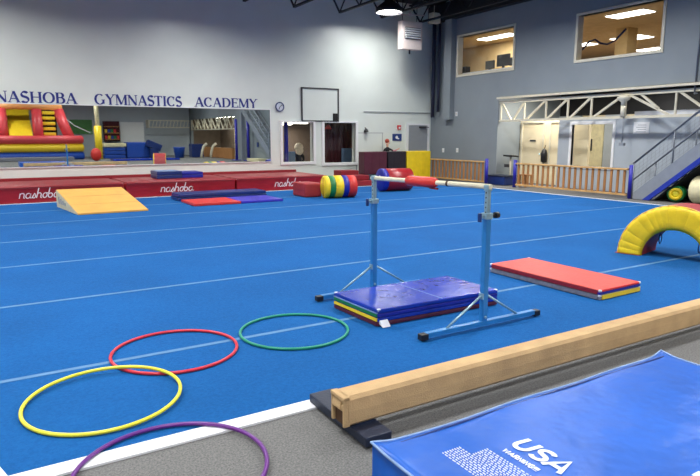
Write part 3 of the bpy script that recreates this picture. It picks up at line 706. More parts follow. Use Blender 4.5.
# navy bench mat + red-blue panel mat on the blue floor
r = thing('folded_mat', 'long navy folded mat on the blue floor in front of the red mats', 'gym mat', (5.1,15.3,0))
B().box(3.95,6.3,14.75,15.5,.003,.085,.015).build('panel', M['navy_vinyl'], r); B().box(3.97,6.28,14.75,15.5,.09,.17,.015).build('panel', M['navy_vinyl'], r)
for o_ in (r,): pass
r = thing('panel_mat', 'thin panel mat half red half violet unfolded before the navy mat', 'gym mat', (5.1,14.1,0))
B().box(3.97,5.1,13.5,14.62,.003,.06,.012).build('panel', M['bright_red_vinyl'], r, label='red half'); B().box(5.11,6.2,13.5,14.62,.003,.06,.012).build('panel', M['purple_vinyl'], r, label='violet blue half')
# wedge
r = thing('incline_wedge', 'tan vinyl incline wedge mat sloping toward the viewer on the blue floor', 'gym wedge', (2.05,14.2,0))
b = B().prism([(13.24,.003),(13.24,.035),(15.0,.40),(15.05,.385),(15.05,.003)],'x',1.36,2.76); b.shear(14.2,.12); b.build('wedge_body', M['tan_vinyl'], r)
b = B().prism([(13.26,.006),(13.27,.03),(15.0,.39),(15.04,.37),(15.04,.006)],'x',1.352,1.359); b.shear(14.2,.12); b.build('side_panel', M['cream_vinyl'], r, label='cream side face')
b = B(); 
for i in range(4): b.box(1.349,1.353,14.2+i*.18,14.3+i*.18,.1,.16+.03*i)
b.shear(14.2,.12); b.build('side_print', M['door_grey'], r)
for y_ in (13.83,14.41):
    zz = .035+(y_-13.24)*(.365/1.76)
    b = B().bar((1.36,y_,zz-.001),(2.76,y_,zz-.001),.012,.006); b.shear(14.2,.12); b.build('fold_seam', M['beam_suede'], r)

def octo_roll(name, label, x0, y, rad, bands, endm, rz=0, endhole=False):
    r = thing(name, label, 'foam roll', (x0,y,0), 'foam barrels at the back of the floor')
    x = x0; c = (x0,y,rad)
    for w_, m_ in bands:
        B().lathe((x,y,rad+.003),[(rad-.012,0),(rad,.01),(rad,w_-.01),(rad-.012,w_)],36,'x').rot(c,rz).build('band', m_, r); x += w_
    B().lathe((x0-.012,y,rad+.003),[(0,-.01),(rad*.9,0),(rad-.01,.015)],36,'x').rot(c,rz).build('end_cap', endm, r)
    B().lathe((x,y,rad+.003),[(rad-.01,0),(0,.012)],36,'x').rot(c,rz).build('end_cap', bands[-1][1], r)
    return r, c
r1, c1 = octo_roll('foam_barrel','striped foam barrel of yellow, green, blue and red bands', 7.42,13.62,.29,[(.10,M['yellow_vinyl']),(.15,M['green_vinyl']),(.22,M['yellow_vinyl']),(.15,M['royal_side']),(.22,M['bright_red_vinyl'])],M['yellow_vinyl'],-.18)
B().cyl((7.405,13.62,.05),(7.405,13.62,.53),.012,8).build('end_seam', M['dark_red_vinyl'], r1)
r2, c2 = octo_roll('foam_barrel','red foam barrel with a blue end under the bar pad', 9.75,14.45,.33,[(.14,M['royal_side']),(.82,M['red_vinyl'])],M['royal_side'],-.12)
B().lathe((9.73,14.45,.42),[(0,-.012),(.045,-.01),(.05,0)],16,'x').build('end_badge', M['velcro'], r2)
r = thing('foam_block', 'dull red foam block touching the yellow end of the striped barrel', 'foam block', (7.3,14.35,0))
B().box(7.05,7.55,13.98,14.72,.003,.37,.04,3).build('block_body', M['dull_red'], r)
B().box(7.045,7.05,14.05,14.66,.18,.19).build('seam', M['dark_red_vinyl'], r)
# red steps right of the barrel
r = thing('foam_steps', 'dark red foam steps behind the striped barrel', 'foam steps', (10.35,16.6,0))
B().box(10.0,10.72,16.3,17.0,.003,.17,.02).build('step', M['dark_red_vinyl'], r); B().box(10.1,10.7,16.5,17.0,.18,.33,.02).build('step', M['dark_red_vinyl'], r)
tag(B().box(9.97,10.66,17.1,17.6,.003,.46,.02).build('foam_block', M['dark_red_vinyl']), 'dark red upright foam block below the right back-wall window', 'foam block')
# standing pads
for x0, x1, z0, m_, lab in ((11.08,12.02,.28,M['maroon'],'maroon standing wall pad below the hatch'),(12.07,12.86,.003,M['black_vinyl'],'black standing pad between the maroon and yellow pads'),(12.9,13.98,.003,M['yellow_vinyl'],'bright yellow standing pad in front of the grey door')):
    r = thing('standing_pad', lab, 'gym pad', ((x0+x1)/2,17.6,z0), 'upright pads in the corner')
    B().box(x0,x1,17.4,17.8,z0,1.06,.03,3).build('pad_body', m_, r)
    for t_ in (.33,.66): B().box(x0+(x1-x0)*t_-.006,x0+(x1-x0)*t_+.006,17.392,17.402,z0+.03,1.03).build('seam', m_, r)
tag(B().box(10.9,12.04,17.2,17.85,.003,.275,.02).build('pad_plinth', M['teal_dark']), 'dark teal low block carrying the maroon pad', 'foam block')

# ------------------------------------------------------------------ arch tunnel
ac = Vector((7.56,4.36,0)); ad = Vector((.17,-.68,0)).normalized(); aa = Vector((-ad.y, ad.x, 0))  # ad: across, aa: tunnel axis (+x)
r = thing('foam_arch', 'half ring foam tunnel with yellow face and red cover', 'foam arch', ac)
def ring_mesh(ra, rb, t0, t1, n=40):
    b = B(); V_ = []
    for i in range(n+1):
        a = PI*i/n
        V_.append([b.bm.verts.new(ac + ad*(-math.cos(a)*rr) + aa*t + Vector((0,0,math.sin(a)*rr+.004))) for rr, t in ((ra,t0),(rb,t0),(rb,t1),(ra,t1))])
    for p, q in zip(V_, V_[1:]):
        for j in range(4):
            f = b.bm.faces.new((p[j],p[(j+1)%4],q[(j+1)%4],q[j])); f.smooth = False
    b.bm.faces.new(V_[0]); b.bm.faces.new(V_[-1][::-1]); return b
ring_mesh(.395,.695,.012,.60).build('foam_body', M['dull_red'], r)
# yellow face with gathered folds
b = B(); n = 200; rows = []
for i in range(n+1):
    a = PI*i/n; row = []
    for j in range(7):
        rr = .385+ .32*j/6; fold = -.013*abs(math.sin(a*17+1.5*math.sin(a*5)))**.4 * (.35+.65*j/6)
        t = -.012 + fold + (.03 if j in (0,6) else 0)
        row.append(b.bm.verts.new(ac + ad*(-math.cos(a)*rr) + aa*t + Vector((0,0,math.sin(a)*rr+.004))))
    rows.append(row)
for p, q in zip(rows, rows[1:]):
    for j in range(6): b.bm.faces.new((p[j],p[j+1],q[j+1],q[j])).smooth = True
o = b.build('yellow_face', M['yellow_vinyl'], r)
md = o.modifiers.new('s','SOLIDIFY'); md.thickness = .01; md.offset = 0
ring_mesh(.40,.69,.60,.615).build('far_face', M['yellow_vinyl'], r)
ring_mesh(.69,.703,-.005,.02).build('piping', M['tan_vinyl'], r)
for t_, an in ((.35,.62),(.1,2.6)):
    c = ac + aa*t_ + ad*(-math.cos(an)*.33) + Vector((0,0,math.sin(an)*.36))
    b = B(); b.tube([c + aa*(.055*math.cos(q*PI/8)) + Vector((0,0,.07*math.sin(q*PI/8))) for q in range(16)],.007,6,True); b.build('strap_loop', M['navy_vinyl'], r)
b = B().obox(ac + ad*-.56 + aa*.28 + Vector((0,0,.004)),(.62,.33,.006),rz=math.atan2(aa.y,aa.x)); b.build('base_flap', M['dark_red_vinyl'], r)

# ------------------------------------------------------------------ red mat stack
def mat_panel(b_, x0, x1, y0, y1, z0, z1, bev): return B().box(x0,x1,y0,y1,z0,z1,bev,2)
def red_panel(i, m_top, label):
    r = thing('folded_panel_mat', label, 'gym mat', (5.33,4.33,.003+i*.05), 'flat mats stacked at the right of the bar')
    return r
rc = (5.33,4.33,0)
for i, (lab, ma, mb) in enumerate((('lower folded mat of the red stack, with yellow and silver sides', M['yellow_vinyl'], M['silver_vinyl']), ('upper folded mat of the red stack, bright red top', M['royal_side'], M['bright_red_vinyl']))):
    z0 = .004+i*.052
    r = thing('folded_panel_mat', lab, 'gym mat', (rc[0],rc[1],z0), 'mats stacked right of the bar')
    B().box(5.02,5.69,3.59,5.07,z0,z0+.025,.008).rot(rc,.02).build('panel', M['silver_vinyl'] if i == 0 else M['royal_side'], r)
    B().box(5.02,5.69,3.59,5.07,z0+.026,z0+.05,.008).rot(rc,.02).build('panel', M['silver_vinyl'] if i == 0 else M['bright_red_vinyl'], r, label=None if i == 0 else 'bright red top panel')
    if i == 0: B().box(5.05,5.68,3.582,3.59,z0+.004,z0+.046).rot(rc,.02).build('end_panel', M['yellow_vinyl'], r)
    B().box(5.012,5.02,3.62,5.04,z0+.004,z0+.046).rot(rc,.02).build('velcro_edge', M['silver_vinyl'] if i == 0 else M['dark_red_vinyl'], r)
    for cx, cy in ((5.03,3.60),(5.03,5.06),(5.68,3.60),(5.68,5.06)): 
        b = B().box(cx-.014,cx+.014,cy-.014,cy+.014,z0+.03,z0+.0505,.004,1).rot(rc,.02); b.build('corner_tab', M['velcro'], r)

# ------------------------------------------------------------------ blue mats under the bar
mc = (3.36,4.36,0)
lay = [(M['maroon'],M['maroon']),(M['blue_vinyl'],M['yellow_vinyl']),(M['royal_side'],M['green_vinyl']),(M['royal_side'],M['royal_side'])]
for i in range(2):
    z0 = .004+i*.076
    r = thing('folded_panel_mat', ['lower folded mat under the blue one, yellow and maroon ends','upper royal blue folded mat lying under the high bar'][i], 'gym mat', (mc[0],mc[1],z0), 'mats stacked under the high bar')
    for k in range(2):
        bm_, em_ = lay[i*2+k]; za = z0+k*.038
        top = (i == 1 and k == 1)
        b = B().box(2.69,4.045,4.01,4.71,za,za+.036,.011,2).rot(mc,-.02).shear(4.36,.07); b.build('panel', M['blue_vinyl'] if top else bm_, r, label='glossy royal blue top panel' if top else None)
        if not top:
            B().box(2.682,2.692,4.025,4.695,za+.005,za+.031).rot(mc,-.02).shear(4.36,.07).build('end_panel', em_, r)
    if i == 1:
        B().box(3.38,3.387,4.02,4.70,z0+.0735,z0+.0765).rot(mc,-.02).shear(4.36,.07).build('fold_seam', M['piping'], r)
        B().box(2.68,2.695,4.02,4.70,z0+.034,z0+.040).rot(mc,-.02).shear(4.36,.07).build('end_piping', M['piping'], r)
        for cx, cy in ((2.705,4.025),(4.03,4.025),(2.705,4.695)): B().box(cx-.014,cx+.014,cy-.014,cy+.014,z0+.05,z0+.0765,.004,1).rot(mc,-.02).shear(4.36,.07).build('corner_tab', M['velcro'], r)
    else:
        b = B().prism([(4.012,.03),(4.005,.06),(3.96,.008)],'x',2.70,2.78).rot(mc,-.02).shear(4.36,.07); b.build('torn_corner', M['velcro'], r, label='pale frayed corner cover')

# ------------------------------------------------------------------ high bar
hb = thing('high_bar', 'low training high bar on two blue posts with red padded rail', 'gymnastics bar', (3.45,4.36,0))
Lp = Vector((3.29,4.985,0)); Rp = Vector((3.458,3.558,0))
def upright(p, side):
    x, y = p.x, p.y
    f = B().obox((x,y,.045),(1.22,.05,.038),bev=.005); foot = f.build('foot', M['bar_blue'], hb)
    for s_ in (-1,1): B().obox((x+s_*.635,y,.035),(.07,.06,.05),bev=.008).build('foot_cap', M['black'], hb)
    B().obox((x,y,.06+.445),(.05,.05,.89),bev=.004).build('post', M['bar_blue'], hb)
    ip = B().obox((x,y,1.05),(.036,.036,.26),bev=.003).build('inner_post', M['steel'], hb, label='pale height adjusting post')
    for k in range(5): B().cyl((x-.0195,y,.985+k*.04),(x-.0175,y,.985+k*.04),.007,10).build('pin_hole', M['dark_frame'], ip)
    col_ = B().obox((x,y,.955),(.07,.07,.05),bev=.004).build('collar', M['steel'], hb)
    B().cyl((x-.075,y,.955),(x-.03,y,.955),.009,8).build('screw', M['steel'], col_)
    B().obox((x-.08,y,.945),(.025,.03,.075),bev=.008).build('tee_handle', M['dark_blue'], col_)
    if side: 
        B().cyl((x+.03,y,.955),(x+.085,y,.955),.012,10).cyl((x+.085,y,.955),(x+.125,y,.955),.026,14).build('knob', M['black'], col_)
    for s_ in (-1,1):
        B().cyl((x+s_*.02,y,.29),(x+s_*.40,y,.06),.010,10).build('brace', M['steel'], hb)
    B().obox((x-.03,y,.28),(.012,.05,.05)).build('brace_plate', M['steel'], hb)
    B().obox((x,y,1.185),(.05,.05,.05),bev=.006).build('bar_socket', M['steel'], hb)
    B().cyl((x+.0,y,.1),(x,y-.035,.1),.012,10).build('bolt', M['steel'], hb)
upright(Lp, 0); upright(Rp, 1)
A_, Z_ = Lp+Vector((0,0,1.185)), Rp+Vector((0,0,1.195))
dv = (Z_-A_)
B().cyl(A_-dv*.025, Z_+dv*.02,.021,20).build('rail', M['bar_wood'], hb, label='cream fibreglass rail')
t0, t1 = .33, .60
rd = [(0,.024),(.03,.038),(.08,.047),(.25,.049),(.5,.047),(.75,.05),(.92,.046),(.97,.038),(1,.024)]
B().tube([A_+dv*(t0+(t1-t0)*a) for a, q in rd],.04,20,rads=[q for a,q in rd]).build('rail_pad', M['bright_red_vinyl'], hb, label='red foam pad wrapped on the rail')
B().obox(A_+dv*.575+Vector((0,0,-.052)),(.02,.12,.014),rz=-.12+PI/2*0).build('pad_strap', M['dark_red_vinyl'], hb)
B().tube([A_+dv*.685,A_+dv*.70],.024,16).build('tape_ring', M['beam_dark'], hb)

# ------------------------------------------------------------------ hoops
def hoop(cx, cy, rad, m_, lab, z=.013, lift=0.0, ang=0.0):
    n = 96; b = B(); b.tube([(cx+rad*math.cos(2*PI*i/n),cy+rad*math.sin(2*PI*i/n),z+lift*.5*(1+math.cos(2*PI*i/n-ang))) for i in range(n)],.0115,12,True)
    o = tag(b.build('hula_hoop', m_), lab, 'hoop', 'hula hoops on the floor'); return o
hoop(1.08,4.335,.455,M['hoop_red'],'red hula hoop lying on the blue floor')
hoop(2.05,4.29,.443,M['hoop_green'],'green hula hoop lying nearest the folded blue mats')
hoop(.48,3.71,.450,M['hoop_yellow'],'yellow hula hoop lying on the blue floor overlapping the red hoop edge',.013,.026,.805)
hoop(.63,2.71,.455,M['hoop_purple'],'purple hula hoop overlapping the white border strip',.016)

# ------------------------------------------------------------------ balance beam
bmr = thing('balance_beam', 'long low tan suede balance beam on the grey carpet', 'balance beam', (4.0,2.545,0))
bx0, bx1, by0, by1, bz0, bz1 = 1.495, 6.5, 2.54, 2.68, .065, .235
b = B().prism([(by0+.012,bz0),(by0,bz0+.015),(by0-.004,(bz0+bz1)/2),(by0,bz1-.02),(by0+.016,bz1),(by1-.016,bz1),(by1,bz1-.02),(by1+.004,(bz0+bz1)/2),(by1,bz0+.015),(by1-.012,bz0)],'x',bx0+.028,bx1)
b.build('beam_body', M['beam_suede'], bmr)
# wrapped end: suede shell around an open cavity
b = B(); t = .018
b.box(bx0,bx0+.04,by0,by0+t,bz0,bz1-.006,.006); b.box(bx0,bx0+.04,by1-t,by1,bz0,bz1-.006,.006); b.box(bx0-.004,bx0+.04,by0,by1,bz1-.026,bz1,.008)
b.build('end_wrap', M['beam_suede'], bmr)
b = B(); b.box(bx0+.002,bx0+.034,by0+t,by1-t,bz0+.085,bz1-.05,.008); b.obox((bx0+.008,(by0+by1)/2+.008,bz0+.118),(.02,.085,.055),ry=.25,bev=.008); b.build('folded_flap', M['beam_suede'], bmr)
B().box(bx0+.018,bx0+.028,by0+t,by1-t,bz0,bz1-.03).build('cavity', M['beam_dark'], bmr)
for x_ in (1.545, 5.9):
    B().box(x_,x_+.165,2.40,3.04,.004,.058,.008).build('base_board', M['rubber_navy'], bmr, label='navy rubber foot board')
B().box(1.58,1.69,2.55,2.67,.056,.066).build('base_plate', M['rubber_navy'], bmr)

# ------------------------------------------------------------------ crash mat
cm = thing('crash_mat', 'big blue crash mat with white USA print in the foreground', 'gym mat', (2.5,1.1,0))
zt = .236; x0, x1, y0, y1 = 1.36, 3.60, .25, 2.06
b = B(); nx, ny = 60, 48; grid = []
def edge_d(u, v): return min(u,1-u)*2.24, min(v,1-v)*1.81
for i in range(nx+1):
    row = []
    for j in range(ny+1):
        u, v = i/nx, j/ny
        cx, cy = min(u,1-u)*2.24, min(v,1-v)*1.81
        ear = .012*math.exp(-(cx*cx+cy*cy)/.004)
        sag = -.010*(1-math.exp(-min(cx,cy)/.02))*0 - .010*(1-math.exp(-max(cx,cy)/.12))*math.exp(-min(cx,cy)/.03)
        z = zt + ear + sag + .006*math.sin(u*5+v*3)*math.sin(v*4) + .004*math.sin(u*17+2*math.sin(v*9))*math.exp(-min(cx,cy)/.2)
        pull = -.018*(1-math.exp(-cx/.1))*(1 if v > .5 else -1)*math.exp(-cy/.05)
        pullx = -.015*(1-math.exp(-cy/.1))*(1 if u > .5 else -1)*math.exp(-cx/.05)
        row.append(b.bm.verts.new((x0+2.24*u+pullx, y0+1.81*v+(.03*u if v > .5 else 0)*v+pull, z)))
    grid.append(row)
for i in range(nx):
    for j in range(ny): b.bm.faces.new((grid[i][j],grid[i+1][j],grid[i+1][j+1],grid[i][j+1])).smooth = True
per = [grid[i][0] for i in range(nx+1)] + [grid[nx][j] for j in range(1,ny+1)] + [grid[i][ny] for i in range(nx-1,-1,-1)] + [grid[0][j] for j in range(ny-1,0,-1)]
edge_pts = [v.co.copy() for v in per]
cxm, cym = (x0+x1)/2, (y0+y1)/2
def inset(p, d, z): return (p.x - d*(1 if p.x > cxm else -1)*(1 if abs(p.x-cxm) > 1.0 else 0), p.y - d*(1 if p.y > cym else -1)*(1 if abs(p.y-cym) > .78 else 0), z)
mid = [b.bm.verts.new((p.x,p.y,.12+.0*p.x)) for p in edge_pts]; low = [b.bm.verts.new((p.x,p.y,.004)) for p in edge_pts]
K = len(per)
for i in range(K):
    j = (i+1) % K
    b.bm.faces.new((per[i],per[j],mid[j],mid[i])); b.bm.faces.new((mid[i],mid[j],low[j],low[i]))
b.bm.faces.new(low)
b.build('mat_body', M['crash_blue'], cm)
ep = [(p.x + .004*(1 if p.x > cxm else -1)*(1 if abs(p.x-cxm) > 1.09 else 0), p.y + .004*(1 if p.y > cym else -1)*(1 if abs(p.y-cym) > .86 else 0), p.z-.002) for p in edge_pts]
b = B(); b.tube(ep, .007, 8, True); b.build('piping', M['piping'], cm)
def topz(x, y):
    u, v = (x-x0)/2.24, (y-y0)/1.81
    return zt + .006*math.sin(u*5+v*3)*math.sin(v*4) + .0022
# stitched seam just inside the far and left edges
b = B(); b.tube([(x0+.06+i*.212, y1-.045+.02*(i/10), topz(x0+.06+i*.212,y1-.05)-.006) for i in range(11)], .006, 6); b.build('stitched_seam', M['navy_vinyl'], cm)
# print: letters read towards -y, tops towards +x
def USA(b):
    def arc(cx, cy, rx, ry, a0, a1, n=14): return [(cx+rx*math.cos(math.radians(a0+(a1-a0)*i/n)), cy+ry*math.sin(math.radians(a0+(a1-a0)*i/n))) for i in range(n+1)]
    hh = .113; ox, oy = 1.885, 1.748
    S = [(0,[(.08,1)]+arc(.38,.38,.30,.30,180,360)+[(.68,1)]),(.88,arc(.36,.73,.28,.2,25,270,16)+arc(.36,.29,.29,.22,90,-150,16)),(1.68,[(.0,0),(.40,1.0),(.80,0)]),(1.68,[(.16,.3),(.64,.3)])]
    for k, (off, pts) in enumerate(S):
        def P(u, v, d, off=off, k=k):
            x_, y_ = ox+v*hh, oy-(u+off+v*.12)*hh*.98
            return (x_, y_, topz(x_,y_)+.0005+d+k*.0002)
        ribbon(b, pts, lambda dx,dy: .2, P, .001)
b = B(); USA(b); b.build('usa_print', M['print_white'], cm)
b = B()
def block(xt, w_, y_, tall):
    b.box(xt-tall,xt,y_-w_,y_,topz(xt,y_)-.002,topz(xt,y_)+.0012)
# WARNING!!! line
W5 = {'W':[[(0,1),(.25,0),(.5,.8),(.75,0),(1,1)]],'A':[[(0,0),(.4,1),(.8,0)],[(.15,.35),(.65,.35)]],'R':[[(0,0),(0,1),(.5,1),(.6,.75),(.5,.5),(0,.5)],[(.3,.5),(.65,0)]],'N':[[(0,0),(0,1),(.6,0),(.6,1)]],'I':[[(0,0),(0,1)]],'G':[[(.65,.8),(.4,1),(.1,.85),(0,.5),(.1,.15),(.4,0),(.65,.2),(.65,.45),(.4,.45)]],'!':[[(0,1),(0,.35)],[(0,.12),(0,0)]]}
u0 = 0
for ch in 'WARNING!!!':
    for l in W5[ch]:
        def P(u, v, d): 
            x_, y_ = 1.818+v*.028, 1.722-(u+u0)*.0255
            return (x_, y_, topz(x_,y_)+.0005+d)
        ribbon(b, l, lambda dx,dy: .32, P, .001)
    u0 += {'W':1.3,'A':1.1,'R':.95,'N':.95,'I':.4,'G':1.0,'!':.35}[ch]
b.build('warning_print', M['print_white'], cm)
b = B(); rnd = random.Random(3)
for li in range(15):
    xx = 1.776 - li*.0135; yy = 1.77
    yend = 1.785-.42
    if li > 6: yy += .075
    while yy > yend:
        w_ = rnd.uniform(.006,.020); block(xx, w_, yy, .0042); yy -= w_+.0085
b.build('fine_print', M['print_white'], cm)
b = B(); block(2.40,.10,1.19,.05); b.build('corner_print', M['print_white'], cm)

# ------------------------------------------------------------------ people
def person(name, label, loc, verts, edges, rads, faces_mat, hair, extra=()):
    r = thing(name, label, 'person', loc)
    me = bpy.data.meshes.new('sk'); me.from_pydata(verts, edges, []); o = bpy.data.objects.new('body', me); COL.objects.link(o)
    sk = o.modifiers.new('k','SKIN'); ss = o.modifiers.new('s','SUBSURF'); ss.levels = 2; ss.render_levels = 2
    for i, v in enumerate(me.skin_vertices[0].data): v.radius = rads[i]; v.use_root = (i == 0)
    dg_ = bpy.context.evaluated_depsgraph_get(); dg_.update()
    nm = bpy.data.meshes.new_from_object(o.evaluated_get(dg_)); o.modifiers.clear(); o.data = nm
    mats, fn = faces_mat
    nm.materials.clear()
    for m_ in mats: nm.materials.append(m_)
    for p in nm.polygons: p.material_index = fn(p.center); p.use_smooth = True
    # face details are part of the same mesh
    bm = bmesh.new(); bm.from_mesh(nm); B_ = B(); B_.bm.free(); B_.bm = bm
    hx = verts[4]
    fy = extra[0]
    B_.ball((hx[0], hx[1]+fy*.09, hx[2]-.01), .018, (1,1.2,1.4), 8)
    for s_ in (-1,1): B_.ball((hx[0]+s_*.095, hx[1], hx[2]-.01), .022, (.5,1,1.5), 8)
    bm.to_mesh(nm); bm.free()
    o.parent = r
    b = B(); 
    for c, rr, sc in hair[1]: b.ball(c, rr, sc, 18)
    h = b.build('hair', hair[0], None, loc=(0,0,0)); h.location = (0,0,0); h.parent = r
    return r
def figure(hip, sh, head, lh, rh, legs, s=1.0):
    v = [(0,0,hip),(0,0,(hip+sh)/2),(0,0,sh),(0,0,sh+.08*s),(0,0,head)]
    e = [(0,1),(1,2),(2,3),(3,4)]; rr = [(.14*s,.10*s),(.13*s,.09*s),(.12*s,.08*s),(.05*s,.05*s),(.085*s,.10*s)]
    for s_, hd in ((-1,lh),(1,rh)):
        i = len(v); v += [(s_*.17*s,0,sh-.02), hd[0], hd[1], tuple(Vector(hd[1])+(Vector(hd[1])-Vector(hd[0])).normalized()*.1*s)]
        e += [(2,i),(i,i+1),(i+1,i+2),(i+2,i+3)]; rr += [(.055*s,.055*s),(.042*s,.042*s),(.03*s,.03*s),(.026*s,.036*s)]
    for s_, lg in zip((-1,1), legs):
        i = len(v); v += [(s_*.09*s,0,hip-.06)]+lg; e += [(0,i),(i,i+1),(i+1,i+2),(i+2,i+3)]; rr += [(.085*s,.085*s),(.06*s,.06*s),(.04*s,.04*s),(.035*s,.03*s)]
    return v, e, rr
# blonde person seated behind the left window, back towards the gym
v, e, rr = figure(.5,.93,1.17,[(-.26,.1,.72),(-.2,.33,.66)],[(.26,.1,.72),(.2,.33,.66)],[[(-.1,.42,.5),(-.1,.44,.08),(-.1,.55,.04)],[(.1,.42,.5),(.1,.44,.08),(.1,.55,.04)]])
p = person('person','person with blonde hair and dark top seated behind the left back-wall window',(9.72,19.75,0),v,e,rr,([M['skin'],M['cloth_dark']],lambda c: 0 if (c.z > .98 or (c.y > .28 and .6 < c.z < .75)) else 1),(M['blonde'],[((0,-.03,1.19),.165,(1,1,1.02)),((0,-.09,1.08),.15,(1,.6,1.1))]),(1,))
o = thing('office_chair','blue grey backed chair beside the blonde person behind the window','chair',(9.28,19.8,0))
B().box(9.06,9.5,19.55,19.62,.5,1.05,.02).build('backrest', M['cloth_blue'], o); B().box(9.06,9.5,19.55,20.0,.43,.5,.02).build('seat', M['cloth_blue'], o)
for sx, sy in ((9.1,19.6),(9.46,19.6),(9.1,19.96),(9.46,19.96)): B().bar((sx,sy,0),(sx,sy,.44),.03).build('leg', M['dark_frame'], o)
o = thing('waiting_chair','blue grey backed chair behind the right back-wall window','chair',(11.6,19.2,0))
B().box(11.35,11.8,19.4,19.46,.5,1.15,.02).build('backrest', M['cloth_blue'], o); B().box(11.35,11.8,19.0,19.46,.43,.5,.02).build('seat', M['cloth_blue'], o)
for sx, sy in ((11.39,19.05),(11.76,19.05),(11.39,19.42),(11.76,19.42)): B().bar((sx,sy,0),(sx,sy,.44),.03).build('leg', M['dark_frame'], o)
# child behind the black pad
v, e, rr = figure(.72,1.14,1.36,[(-.19,.02,.92),(-.2,-.05,.72)],[(.26,-.06,1.05),(.42,-.08,1.12)],[[(-.08,.0,.4),(-.08,.02,.08),(-.08,-.1,.04)],[(.08,.0,.4),(.08,.02,.08),(.08,-.1,.04)]],.72)
p = person('person','child with ginger hair in a dark shirt standing behind the black pad',(12.55,18.15,0),v,e,rr,([M['skin'],M['cloth_dark'],M['cloth_pink']],lambda c: 0 if (c.z > 1.2 or c.x > .36) else (2 if c.x > .2 else 1)),(M['ginger'],[((0,.02,1.42),.085,(1,1,.95))]),(-1,))

# ------------------------------------------------------------------ the part of the gym behind the camera (seen in the mirror)
r = thing('inflatable_slide','red, yellow and blue inflatable slide reflected in the left of the mirror','inflatable slide',(2.4,-10,0))
for z, m_, nm in ((.24,'infl_blue','base_tube'),(.80,'infl_yellow','base_tube'),(1.34,'infl_red','base_tube')):
    B().lathe((-1.6,-8.3,z),[(0,0),(.2,.02),(.29,.12),(.29,7.25),(.2,7.36),(0,7.4)],20,'x').build(nm, M[m_], r)
    B().box(-1.5,5.75,-12.5,-8.3,z-.26,z+.26,.1,3).build('base_side', M[m_], r)
B().box(-1.4,5.6,-12.4,-8.4,1.5,1.62,.05).build('deck', M['infl_red'], r)
for xa, xb, ra in ((-.3,.4,.42),(.95,.95,.36),(3.05,3.1,.32),(5.05,4.45,.34)):
    B().tube([(xa,-8.9,1.3),(xb*.6+xa*.4,-9.3,2.4),(xb,-9.6,3.35)],ra,16).build('column', M['infl_red'], r)
B().prism([(-8.6,1.55),(-8.6,1.62),(-11.4,3.4),(-11.4,3.2)],'x',1.35,2.7).build('slide_surface', M['infl_yellow'], r)
B().box(1.3,2.75,-11.6,-11.4,1.6,3.6).build('slide_back', M['infl_yellow'], r)
B().box(3.4,4.3,-9.9,-9.6,1.6,3.5,.05).build('ladder_back', M['cloth_dark'], r)
for i in range(5): B().box(3.42,4.2,-9.6,-9.35,1.62+i*.36,1.84+i*.36,.05).build('ladder_step', M['infl_yellow'], r)
B().tube([(-1.0,-9.7,3.5),(2,-9.7,3.62),(4.7,-9.7,3.55)],.24,16).build('top_beam', M['infl_orange'], r)
tag(B().box(-1.5,4.9,-7.6,-6.4,.003,.22,.03).build('gym_mat', M['silver_vinyl']),'grey mat before the inflatable slide in the mirror','gym mat')
tag(B().tube([(4.7,-9.2,2.9),(5.4,-9.1,2.3),(6.4,-9,1.8)],.02,6).build('guy_rope', M['velcro']),'pale rope running down from the inflatable slide in the mirror','rope')
o = thing('padded_column','white column with yellow padding reflected beside the inflatable slide','column',(6.7,-8,0))
B().cyl((6.7,-8,0),(6.7,-8,6.3),.14,20).build('column_shaft', M['cream_vinyl'], o); B().cyl((6.7,-8,0),(6.7,-8,2.3),.24,24).build('pad', M['yellow_vinyl'], o)
tag(B().ball((6.0,-4.6,.42),.42,(.8,.8,1),24).build('exercise_ball', M['bright_red_vinyl']),'red exercise ball at the foot of the yellow padded column in the mirror','ball')
o = thing('bookshelf','brown shelf of coloured boxes on the far wall in the mirror','shelf',(8.55,-13.7,1.2))
B().box(7.98,9.15,-13.95,-13.5,1.2,2.75).build('shelf_back', M['curtain_maroon'], o)
for i in range(3): B().box(7.98,9.15,-13.48,-13.3,1.3+i*.5,1.36+i*.5).build('shelf_board', M['wood'], o)
for i in range(9): tag(B().box(8.02+i%5*.22,8.18+i%5*.22,-13.47,-13.34,1.37+.5*(i//5),1.62+.5*(i//5)).build('storage_box', M[['sign_red','infl_yellow','infl_blue','green_vinyl'][i%4]]), 'coloured storage box on the reflected brown shelf','box','boxes on the reflected shelf')
tag(B().box(5.6,7.2,-13.98,-13.9,1.75,2.85).build('notice_board', M['green_leaf']),'dark green board on the far wall beside the slide in the mirror','board')
tag(B().box(9.25,11.1,-13.98,-13.9,.4,2.7).build('white_board', M['white_paint']),'large white panel on the far wall in the mirror','board')
for i in range(3): tag(B().box(7.2,8.65,-10.0,-9.0,.003+i*.27,.25+i*.27,.04).build('gym_mat', M['infl_blue']),['lowest blue mat','middle blue mat','top blue mat'][i]+' of the reflected stack right of the padded column','gym mat','reflected blue mats')
tag(B().box(7.15,8.72,-10.05,-8.95,.83,1.08,.05).build('gym_mat', M['cream_vinyl']),'cream mat lying on the reflected blue stack','gym mat')
tag(B().box(8.75,10.4,-10.2,-9.0,.003,1.15,.08,3).build('foam_block', M['infl_blue']),'big blue foam block in the middle of the mirror','foam block')
tag(B().obox((10.6,-8.7,.9),(1.1,.6,.5),ry=.4,bev=.06).box(10.3,10.9,-9,-8.4,.003,.7,.03).build('foam_block', M['navy_vinyl']),'tilted navy foam block in the middle of the mirror','foam block')
tag(B().lathe((12.3,-8,0),[(.32,0),(.42,.7),(.44,.78),(0,.78)],20).build('blue_bin', M['infl_blue']),'blue bin reflected right of the tan barrel','bin')
tag(B().box(6.9,11.2,-5.0,-3.9,.003,.12,.02).build('gym_mat', M['blue_vinyl']),'long flat blue mat low in the mirror','gym mat')
